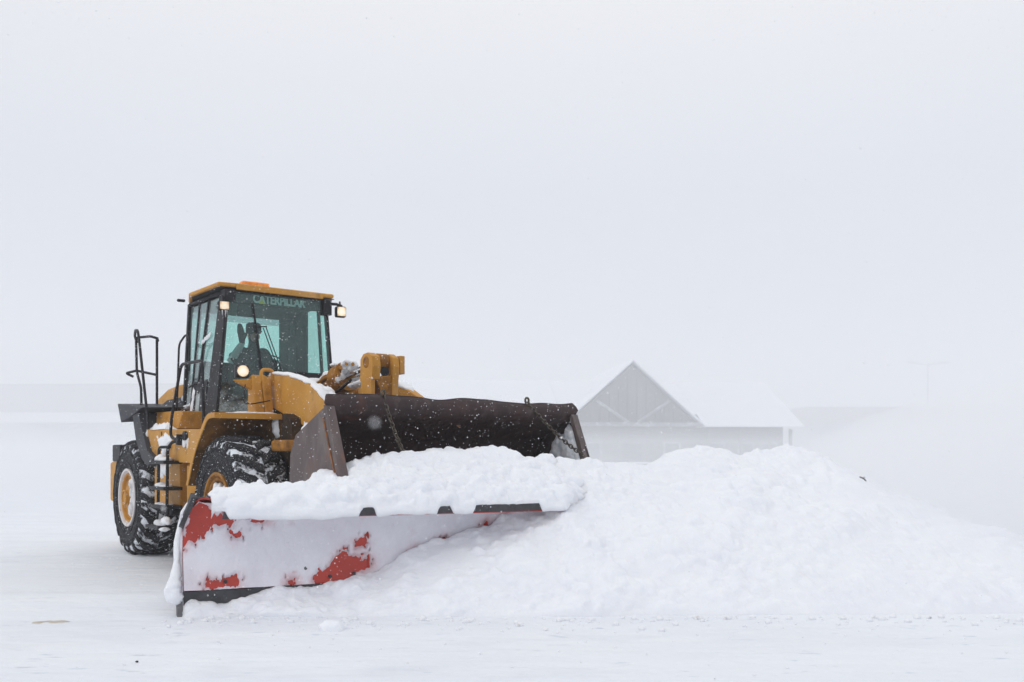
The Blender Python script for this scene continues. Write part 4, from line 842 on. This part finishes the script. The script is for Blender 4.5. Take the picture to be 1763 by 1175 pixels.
b = B(); prism(b, [(-.08, .18), (-.10, .30), (.0, .30), (.03, .165), (-.03, .16)], -.045, -.005); obj('end_shoe', b, M['steel'], PL, bevel=.006)
b = B(); prism(b, [(-.10, .20), (-.16, .55), (-.12, .86), (-.02, .95), (0, .92), (-.05, .84), (-.055, .6), (0, .36), (.0, .2)], -.02, -.002); obj('end_plate', b, M['crust'], PL)
for s_, z_ in ((.31, .42), (1.125, .418), (1.325, .428), (.93, .49)):
    b = B(); lathe(b, [(0, .014), (.02, .013), (.024, .001)], (np.interp(z_, PZ[:20], PD[:20])+.004, s_, z_), 12, 'x'); obj('bolt', b, M['steel'] if s_ == .93 else M['edge'], PL)
for s_ in (.6, 1.2, 1.8, 2.4, 3.0):
    b = B(); prism(b, [(-.07, .25), (-.35, .35), (-.32, .75), (-.07, .95)], s_-.01, s_+.01); obj('rib', b, M['red'], PL)
b = B(); box(b, -.36, -.30, .5, 3.1, .35, .47); obj('back_beam', b, M['red'], PL)
# snow caked on the blade, bare where the red shows
camd = Vector((0-PX, 0-PY)); dc = camd.x*.423+camd.y*-.906; scm = camd.x*.906+camd.y*.423
Lm = dc/(dc-PD[None])
Sv = scm+(Sg-scm)*Lm; Zv = CAMZ+(PZ[None]-CAMZ)*Lm+0*Sv; Q = np.stack([Sv, Zv], -1)
bare = [[(0.0, 0.70), (0.03, 0.88), (0.05, 0.985), (0.12, 1.045), (0.175, 1.015), (0.22, 0.93), (.30, .90), (0.385, 0.895), (0.37, 0.855), (0.34, 0.85), (.32, .87), (0.22, 0.86), (.17, .81), (0.10, 0.78), (0.085, 0.735), (0.04, 0.75), (.015, .72)],
        [(0.16, 0.385), (.155, .42), (0.18, 0.44), (0.24, 0.425), (.27, .42), (.31, .445), (0.36, 0.462), (0.385, 0.475), (0.40, 0.465), (0.41, 0.39)],
        [(1.0, 0.36), (1.0, 0.435), (1.06, .44), (1.10, .49), (1.15, 0.545), (1.2, .60), (1.225, .62), (1.25, 0.60), (1.27, 0.575), (1.34, 0.575), (1.36, .555), (1.375, 0.57), (1.385, .55), (1.39, .53), (1.43, .54), (1.45, 0.56), (1.45, 0.48), (1.42, .455), (1.40, 0.44), (1.37, .47), (1.32, .46), (1.31, .41), (1.25, 0.385), (1.15, .365)],
        [(1.33, 0.645), (1.34, .69), (1.36, 0.69), (1.385, .72), (1.43, 0.72), (1.435, 0.665), (1.38, 0.645)],
        [(.51, .885), (.54, .865), (.58, .875), (.62, .90), (.50, .90)], [(.335, .80), (.35, .79), (.365, .81), (.345, .82)], [(.37, .775), (.40, .765), (.42, .785), (.42, .82), (.40, .80), (.39, .785)], [(.36, .845), (.37, .84), (.37, .85)],
        [(.78, .37), (.80, .395), (.84, .40), (.85, .37)], [(1.02, .48), (1.04, .495), (1.05, .47)],
        [(2.05, .655), (2.1, .69), (2.13, .66)], [(1.78, .54), (1.84, .60), (1.86, .55)], [(2.46, .78), (2.5, .82), (2.52, .77)], [(2.72, .84), (2.75, .90), (2.79, .84)]]
sdm = np.full(Sv.shape, -1.)
for pl_ in bare: sdm = np.maximum(sdm, polysd(Q, np.array(pl_)))
q3 = np.stack([Sv*1., Zv, Sv*0], -1)
sdm = sdm+.020*fbm(q3*22, 4, 71)+.012*fbm(q3*75, 2, 72)
specks = np.clip(fbm(q3*34, 2, 73)-.34, 0, 1)*.35*np.exp(-((np.minimum(sdm, 0))/.06)**2)
sdm = sdm+specks
thick = .026+.026*fbm(q3*3.2, 4, 74)+.010*fbm(q3*14, 4, 75)+.03*sstep(.12, 0, Sv)*sstep(.75, .4, Zv)
thick = np.maximum(thick, .006)
hgt = thick*(1-sstep(-.028, .004, sdm))-.016*sstep(0, .006, sdm)
# the red line along the lip stays partly bare
Nm = np.cross(np.gradient(Pm, axis=1), np.gradient(Pm, axis=0)); Nm /= np.linalg.norm(Nm, axis=-1, keepdims=True)+1e-9
if Nm[5, 5, 0] < 0: Nm = -Nm
lipfade = np.maximum(sstep(1.0, .93, (tt/seg[-1]))[None], sstep(.75, .4, Sv)); hgt = hgt*(.15+.85*lipfade)-.004*(1-lipfade)
cs = gridobj('caked_snow', Pm+Nm*hgt[..., None], M['crust'], PL)
thin = np.exp(-(np.minimum(sdm, 0)/.055)**2)*np.clip(.45+1.3*fbm(q3*6, 3, 77), 0, 1)+.8*sstep(2.15, 2.75, Sv)*np.clip(.35+1.2*fbm(q3*5, 3, 78), 0, 1)+.5*np.clip(fbm(q3*2.2, 3, 79)-.15, 0, 1)+.5*sstep(.93, .98, (tt/seg[-1]))[None]*np.clip(.2+fbm(q3*4, 2, 80), 0, 1)
at_ = cs.data.attributes.new('thin', 'FLOAT', 'POINT'); at_.data.foreach_set('value', np.clip(thin, 0, 1).astype(np.float32).ravel())
# snow on the left end of the blade
th = np.linspace(0, 2*math.pi, 20, endpoint=False); zz = np.linspace(0, 1, 90)
ez = np.interp(zz, [0, .1, .2, .35, .6, .85, 1], [.26, .30, .38, .48, .75, .97, 1.11]); es = np.interp(zz, [0, .1, .2, .35, .6, .85, 1], [-.045, -.06, -.06, -.045, -.035, .01, .09]); edd = np.interp(zz, [0, .35, .6, .85, 1], [-.02, -.06, -.08, -.05, .06])
er = np.interp(zz, [0, .05, .1, .2, .3, .45, .8, .95, 1], [.01, .05, .062, .068, .05, .026, .022, .018, .002])
TH, EZ = np.meshgrid(th, zz, indexing='ij')
rr_ = er[None]*(1+.35*fbm(np.stack([np.cos(TH)*1.5, np.sin(TH)*1.5, EZ*22], -1), 3, 81))
gridobj('end_snow', np.stack([edd[None]+rr_*np.cos(TH)*1.3, es[None]+rr_*np.sin(TH), ez[None]+0*TH], -1), M['snow'], PL, wrap=True)

# ------------------------------------------------------------------ snow pile
def w2(P):   # plow frame -> world, arrays
    return np.stack([PX+P[..., 0]*.423+P[..., 1]*.906, PY-P[..., 0]*.906+P[..., 1]*.423, P[..., 2]], -1)
crest = np.array([(0.19, 1.03), (0.24, 1.08), (0.41, 1.115), (0.59, 1.135), (0.74, 1.12), (0.84, 1.09), (0.97, 1.13), (1.17, 1.23), (1.37, 1.30), (1.5, 1.36), (1.68, 1.39), (1.89, 1.41), (2.22, 1.43), (2.73, 1.45), (2.9, 1.43), (3.05, 1.36), (3.39, 1.39), (3.64, 1.36), (4.03, 1.34), (4.38, 1.29), (4.55, 1.40), (4.72, 1.46), (4.99, 1.51), (5.32, 1.48), (5.52, 1.38), (5.7, 1.46), (6.13, 1.48), (6.41, 1.47), (6.6, 1.37), (6.95, 1.24), (7.3, 1.04), (7.56, 0.84), (7.93, 0.58), (8.3, 0.30), (8.8, .12)])
contact = np.array([(-.25, .14), (-.03, .17), (0.03, .29), (.06, .31), (.12, .275), (.3, .26), (.42, .29), (.55, .325), (.68, .345), (.81, .337), (1.1, .352), (1.3, .38), (1.47, .41), (1.72, .55), (2.03, .66), (2.3, .74), (2.57, .80), (2.72, .85), (2.87, .92), (3.0, 1.0), (3.15, 1.08)])
nS, nV = 760, 250
Sc = np.linspace(-.06, 8.8, nS); Vc = np.linspace(0, 1.45, nV)
tr = sstep(2.95, 3.35, Sc)
ztop = np.interp(Sc, contact[:, 0], contact[:, 1])*(1-tr)+np.interp(Sc, crest[:, 0], crest[:, 1])*tr
dtop = .015*(1-tr)-.35*tr
yb = np.interp(Sc, [-.2, 0, 1, 3, 5, 7, 8.8], [6.99, 6.97, 6.99, 6.98, 7.05, 7.15, 7.6])+.035*fbm(np.stack([Sc*2.5, Sc*0, Sc*0], -1), 4, 51)
dbase = np.maximum((PY+.423*Sc-yb)/.906, dtop+.05)
VV, SS = np.meshgrid(Vc, Sc)
t1 = np.clip(VV, 0, 1); dd = dbase[:, None]*(1-t1)+dtop[:, None]*t1
px_ = .62+.25*tr[:, None]
def smooth1(a, m):
    k_ = np.hanning(2*m+3)[1:-1]; k_ /= k_.sum(); return np.convolve(np.pad(a, m, 'edge'), k_, 'valid')
zA, zB = smooth1(ztop, 12), smooth1(ztop, 70); wz = sstep(.45, 1, t1)*tr[:, None]; zmix = np.where(tr[:, None] > .02, zB[:, None]*(1-wz)+zA[:, None]*wz, ztop[:, None]); zmix = ztop[:, None]*(1-tr[:, None])+zmix*tr[:, None]
zz_ = .165+(zmix-.165)*np.power(np.clip(t1, 0, 1), px_*1.0+.25*(1-tr[:, None]))
back = np.clip(VV-1, 0, 1); bk = tr[:, None]
dd = dd-back*(3.2*bk+.05); zz_ = zz_-(back/.45)**1.5*(ztop[:, None]-.05)*bk-.5*back*(1-bk)
zz_ = zz_-.06*(VV < .004)
P = w2(np.stack([dd, SS, zz_], -1)); N = normals(P)
# fade of relief right at the blade so that the snow meets it cleanly
hold = (1-.0*tr[:, None])*sstep(0, .06, t1)
big = fbm(P*np.array([1.1, 1.1, 1.3]), 4, 61)*.10*tr[:, None]*sstep(0, .3, t1)*(1-.8*sstep(.8, .95, t1)*(VV <= 1.0)) + .03*fbm(P*3.2, 3, 63)*sstep(0, .15, t1)
P = P+N*big[..., None]; P0_ = P.copy()
P = lumps(P, N, 1100, .05, .20, .40, 5, clump=1.6); N2 = N*1.2+np.where((normals(P)*N).sum(-1, keepdims=True) > .2, normals(P), N); N2 /= np.linalg.norm(N2, axis=-1, keepdims=True)
P = lumps(P, N2, 5500, .018, .075, .40, 6, clump=2.5)
P = lumps(P, N2, 14000, .008, .028, .45, 8, clump=2.5)
P = P0_+(P-P0_)*hold[..., None]+N*(.010*fbm(P*16, 3, 64)*hold)[..., None]
PILE = empty('snow_pile', (2.0, 8.3, 0), 0, label='big lumpy heap of plowed snow in front of and behind the red plow blade', cat='snow pile')
off = np.array([2.0, 8.3, 0])
gridobj('front_slope', P-off, M['snow_pile'], PILE)
# heap lying on the curled top of the blade and in the bucket mouth
nS, nV = 420, 190
Sc = np.linspace(.16, 3.95, nS); zc = np.interp(Sc, crest[:, 0], crest[:, 1])
gaps = [(.17, .27), (1.28, 1.395), (1.925, 2.04), (2.24, 2.855)]
g = np.zeros(nS)
for a, c in gaps: g = np.maximum(g, sstep(a-.022, a+.018, Sc+.01*fbm(np.stack([Sc*30, Sc*0, Sc*0], -1), 2, 91))*(1-sstep(c-.018, c+.022, Sc)))
lo_ = .925+.02*fbm(np.stack([Sc*5, Sc*0, Sc*0+3], -1), 3, 92)+.03*sstep(.75, .3, Sc)*0
end = sstep(.16, .36, Sc)
prof_d = []; 
keysd = [np.where(g > .5, .30, .372)*1.0]
K = [  # (d, z) for draped, per s
    (.355-.008*g, (lo_-.012)*(1-g)+.984*g), (.385-.033*g, (lo_+.02)*(1-g)+.990*g), (.375-.030*g, .985*(1-g)+1.0*g), (.345-.010*g, 1.02+0*g), (.28+0*g, 1.075+.025*end), (.17+0*g, 1.105+.05*end), (.02+0*g, 1.10+.05*end+.28*(zc-1.10)),
    (-.16+0*g, 1.09*(1-end)*.9+end*(1.10+.65*(zc-1.10))), (-.35+0*g, (zc+.02)*(.7+.3*end)), (-.55+0*g, (zc-.0)*(.6+.4*end)), (-.85+0*g, (zc-.22)*(.5+.5*end)), (-1.5+0*g, .55+0*g)]
KD = np.array([k[0]+0*Sc for k in K]); KZ = np.array([k[1]+0*Sc for k in K])
kp = np.linspace(0, 1, len(K)); vpar = np.interp(np.linspace(0, 1, nV), [0, .25, .75, 1], [0, .38, .80, 1])
DD = np.array([np.interp(vpar, kp, KD[:, i]) for i in range(nS)]); ZZ = np.array([np.interp(vpar, kp, KZ[:, i]) for i in range(nS)])
ker = np.ones(9)/9
for A_ in (DD, ZZ):
    for _ in range(2): A_[:, 3:-4] = np.apply_along_axis(lambda r: np.convolve(np.pad(r, 4, 'edge'), ker, 'valid'), 1, A_)[:, 3:-4]
SS = np.broadcast_to(Sc[:, None], DD.shape)
DD = DD-.9*sstep(3.06, 3.6, SS)*(1-sstep(.1, .5, vpar[None]+0*SS)); ZZ = ZZ-.16*sstep(3.1, 3.5, SS)*(1-sstep(.2, .6, vpar[None]+0*SS))
P = w2(np.stack([DD, SS, ZZ], -1)); N = normals(P); P0_ = P.copy()
vp = vpar[None]; hold = sstep(.12, .30, vp+0*SS)*.9+.1
P = lumps(P, N, 380, .05, .15, .55, 15, clump=1); N2 = N*1.2+np.where((normals(P)*N).sum(-1, keepdims=True) > .2, normals(P), N); N2 /= np.linalg.norm(N2, axis=-1, keepdims=True)
P = lumps(P, N2, 1500, .02, .065, .50, 16, clump=1.5)
P = lumps(P, N2, 2600, .008, .024, .5, 17, clump=2.5)
P = P0_+(P-P0_)*hold[..., None]+N*(.03*fbm(P0_*5, 4, 65)*hold+.006*fbm(P0_*22, 3, 66))[..., None]
P[..., 2] -= .25*sstep(3.15, 3.9, SS)
gridobj('blade_top_heap', P-off, M['snow'], PILE)
# loose clumps of snow
def clump(name, c, r, seed, label, group=None, flat=.75):
    b = B(); blob(b, (0, 0, r*flat*.35), r, r*.8, r*flat, seed, .5, 4, 1.3)
    o = obj(name, b, M['snow'], None, smooth=True, angle=180, label=label, cat='snow chunk', group=group); o.location = c; return o
clump('snow_chunk', (-1.25, 6.47, .165), .082, 5, 'single white snow chunk lying alone on the ground in front of the plow')
b = B(); tube(b, [(0, 0, 0), (.035, 0, -.015), (.065, .01, -.04)], .006, 5); tube(b, [(.03, 0, -.013), (.05, 0, .0)], .004, 5)
tg = obj('twig', b, M['twig'], None, label='small dark twig sticking out of the snow pile on the right', cat='twig'); tg.location = (3.33, 8.9, 1.19)
o = crust('dirt_patch', [(-.12, -.03), (-.05, -.045), (.03, -.03), (.13, -.01), (.10, .03), (0, .04), (-.08, .02)], .004, M['dirt'], None, lambda A, C, h: [A, C, h], rag=.05, hole=.12, seed=44, label='small tan dirt smear on the snow at the lower left', cat='dirt patch'); o.location = (-3.38, 6.79, float(ground_z(-3.38, 6.79))+.006)
b = B(); blob(b, (0, 0, 0), .009, .007, .006, 4, .5); o = obj('pebble', b, M['twig'], None, smooth=True, angle=180, label='tiny dark pebble on the snow near the bottom edge', cat='pebble'); o.location = (-2.2, 5.45, .185)

# crumbs of snow rolled off the pile
b = B(); random.seed(12)
for i in range(420):
    x = random.uniform(-2.6, 5.5); y = 6.95-abs(random.gauss(0, .22)) if i % 3 else random.uniform(5.0, 6.9); r_ = random.choice((.006, .008, .011, .016, .024)) if i % 3 else random.choice((.004, .006, .009))
    blob(b, (x, y, float(ground_z(x, y))+r_*.4), r_*1.2, r_, r_*.8, i, .5, 1, 1.5)
obj('snow_crumbs', b, M['snow_pile'], None, smooth=True, angle=180, kind='stuff', label='loose crumbs of snow scattered along the foot of the pile', cat='snow crumbs')

# pieces that can be told apart become parts of their own
def split_islands(o, name):
    bm = bmesh.new(); bm.from_mesh(o.data); bm.verts.ensure_lookup_table(); seen = set(); out_ = []
    for v in bm.verts:
        if v.index in seen: continue
        st_ = [v]; seen.add(v.index); isl = []
        while st_:
            x = st_.pop(); isl.append(x)
            for e_ in x.link_edges:
                y = e_.other_vert(x)
                if y.index not in seen: seen.add(y.index); st_.append(y)
        m2 = {x.index: i for i, x in enumerate(isl)}; fs = {f for x in isl for f in x.link_faces}
        me = bpy.data.meshes.new(name); me.from_pydata([x.co[:] for x in isl], [], [[m2[q.index] for q in f.verts] for f in fs])
        for mt in o.data.materials: me.materials.append(mt)
        me.shade_smooth(); me.set_sharp_from_angle(angle=R(35))
        n_ = bpy.data.objects.new(name, me); COL.objects.link(n_); n_.parent = o.parent; n_.location = o.location; n_.rotation_euler = o.rotation_euler; out_.append(n_)
    bm.free(); bpy.data.objects.remove(o); return out_
for o in list(bpy.data.objects):
    nm = {'lamp_arm': 'lamp_arm', 'icicles': 'icicle', 'wheel_bolts': 'wheel_bolt', 'grille_slats': 'grille_slat', 'hydraulic_hose': 'hydraulic_hose', 'trim_panel': 'trim_panel', 'bucket_hinge': 'bucket_hinge', 'links': 'link', 'gable_wall': 'gable_wall', 'rear_frame': 'rear_frame', 'console': 'console'}.get(o.name.split('.')[0])
    if nm: split_islands(o, nm)

# ------------------------------------------------------------------ falling snow
n = 66000
Yf = rng.uniform(4.0**2.6, 11.3**2.6, n)**(1/2.6); Xf = rng.uniform(-.62, .62, n)*Yf; Zf = CAMZ+rng.uniform(-.32, .55, n)*Yf
ok = (Zf > .25); Xf, Yf, Zf = Xf[ok], Yf[ok], Zf[ok]; n = len(Xf)
r = rng.gamma(3.0, .00062, n).clip(.0009, .0058)
C = np.stack([Xf, Yf, Zf], -1)
C = np.vstack([C, [(-.1182, .80, CAMZ+.029), (-.6, 1.6, 1.3)]]); r = np.r_[r, [.0036, .003]]; n = len(C)
octv = np.array([(1, 0, 0), (-1, 0, 0), (0, 1, 0), (0, -1, 0), (0, 0, 1), (0, 0, -1)], float); octf = np.array([(0, 2, 4), (2, 1, 4), (1, 3, 4), (3, 0, 4), (2, 0, 5), (1, 2, 5), (3, 1, 5), (0, 3, 5)])
V = (C[:, None]+octv[None]*r[:, None, None]*rng.uniform(.6, 1.3, (n, 6, 1))).reshape(-1, 3)
F = (octf[None]+np.arange(n)[:, None, None]*6).reshape(-1, 3)
me = bpy.data.meshes.new('falling_snow'); me.vertices.add(len(V)); me.vertices.foreach_set('co', V.astype(np.float32).ravel())
me.loops.add(F.size); me.loops.foreach_set('vertex_index', F.ravel().astype(np.int32)); me.polygons.add(len(F))
me.polygons.foreach_set('loop_start', np.arange(0, F.size, 3, dtype=np.int32)); me.polygons.foreach_set('loop_total', np.full(len(F), 3, dtype=np.int32)); me.update(calc_edges=True)
fl = bpy.data.materials.new('snowflake'); fl.use_nodes = True; t = fl.node_tree; bs = t.nodes['Principled BSDF']; bs.inputs['Base Color'].default_value = (.93, .94, .96, 1); bs.inputs['Roughness'].default_value = .9
bs.inputs['Subsurface Weight'].default_value = 0; me.materials.append(fl)
o = bpy.data.objects.new('falling_snow', me); COL.objects.link(o); prop(o, label='snowflakes falling through the air around the loader', cat='falling snow', kind='stuff')

# ------------------------------------------------------------------ haze and blowing snow
def volbox(name, x0, x1, y0, y1, z0, z1, dens, col=(.988, .992, 1), **k):
    b = B(); box(b, x0, x1, y0, y1, z0, z1); m_ = bpy.data.materials.new(name); m_.use_nodes = True; t = m_.node_tree; t.nodes.clear()
    o_ = t.nodes.new('ShaderNodeOutputMaterial'); v = t.nodes.new('ShaderNodeVolumePrincipled'); v.inputs['Color'].default_value = (*col, 1); v.inputs['Density'].default_value = dens
    v.inputs['Anisotropy'].default_value = .0
    t.links.new(v.outputs[0], o_.inputs['Volume']); return obj(name, b, m_, None, **k)
volbox('haze', -395, 395, -34, 785, -1.4, 17, .0018, kind='stuff', label='pale winter haze filling the air over the whole place', cat='haze')
volbox('blowing_snow', -300, 300, 17, 230, -1.2, 16.5, .0185, kind='stuff', label='cloud of blowing snow between the loader and the far buildings', cat='blowing snow')
volbox('blowing_snow', -299, 299, 26, 229, -1.1, 2.4, .019, kind='stuff', label='dense ground drift of blowing snow hiding the feet of the far buildings', cat='blowing snow')
b = B(); bmesh.ops.create_icosphere(b, subdivisions=4, radius=1)
for v in b.verts: v.co = Vector((v.co.x*5.0, v.co.y*3.9, v.co.z*2.0))
m_ = bpy.data.materials.new('drift_plume'); m_.use_nodes = True; t = m_.node_tree; t.nodes.clear(); o_ = t.nodes.new('ShaderNodeOutputMaterial'); v = t.nodes.new('ShaderNodeVolumePrincipled')
v.inputs['Color'].default_value = (.988, .992, 1, 1); v.inputs['Density'].default_value = .46; t.links.new(v.outputs[0], o_.inputs['Volume'])
pl_ = obj('snow_plume', b, m_, None, kind='stuff', label='plume of windblown snow drifting past the right end of the snow pile', cat='blowing snow'); pl_.location = (7.5, 10.3, .4)

for k_, (x, y, rx, ry, rz, dn) in enumerate([(-19, 38, 10, 6, 1.6, .05), (-33, 62, 15, 8, 2.4, .04), (-15, 52, 9, 6, 2.4, .05), (27, 50, 12, 7, 3.4, .05), (40, 70, 15, 9, 4.2, .05), (-3, 40, 8, 5, 1.5, .05), (-38, 50, 13, 5, 3.6, .03), (-24, 70, 12, 6, 4.5, .03), (24, 40, 8, 5, 2.6, .045), (34, 56, 7, 5, 4.2, .04), (55, 100, 20, 12, 6.5, .05), (-60, 96, 18, 10, 6.0, .05)]):
    b = B(); bmesh.ops.create_icosphere(b, subdivisions=3, radius=1)
    for v in b.verts:
        f_ = 1+.35*float(vnoise(np.array([v.co.x*1.7+k_*5, v.co.y*1.7, v.co.z*1.7]), 4)); v.co = Vector((v.co.x*rx*f_, v.co.y*ry*f_, v.co.z*rz*f_))
    m_ = bpy.data.materials.new('drift_plume'); m_.use_nodes = True; t = m_.node_tree; t.nodes.clear(); o_ = t.nodes.new('ShaderNodeOutputMaterial'); v = t.nodes.new('ShaderNodeVolumePrincipled')
    v.inputs['Color'].default_value = (.988, .992, 1, 1); v.inputs['Density'].default_value = dn; t.links.new(v.outputs[0], o_.inputs['Volume'])
    pl_ = obj('drifting_snow', b, m_, None, kind='stuff', label='low drifting cloud of blown snow in front of the far buildings', cat='blowing snow', group='drifting snow clouds'); pl_.location = (x, y, .3)
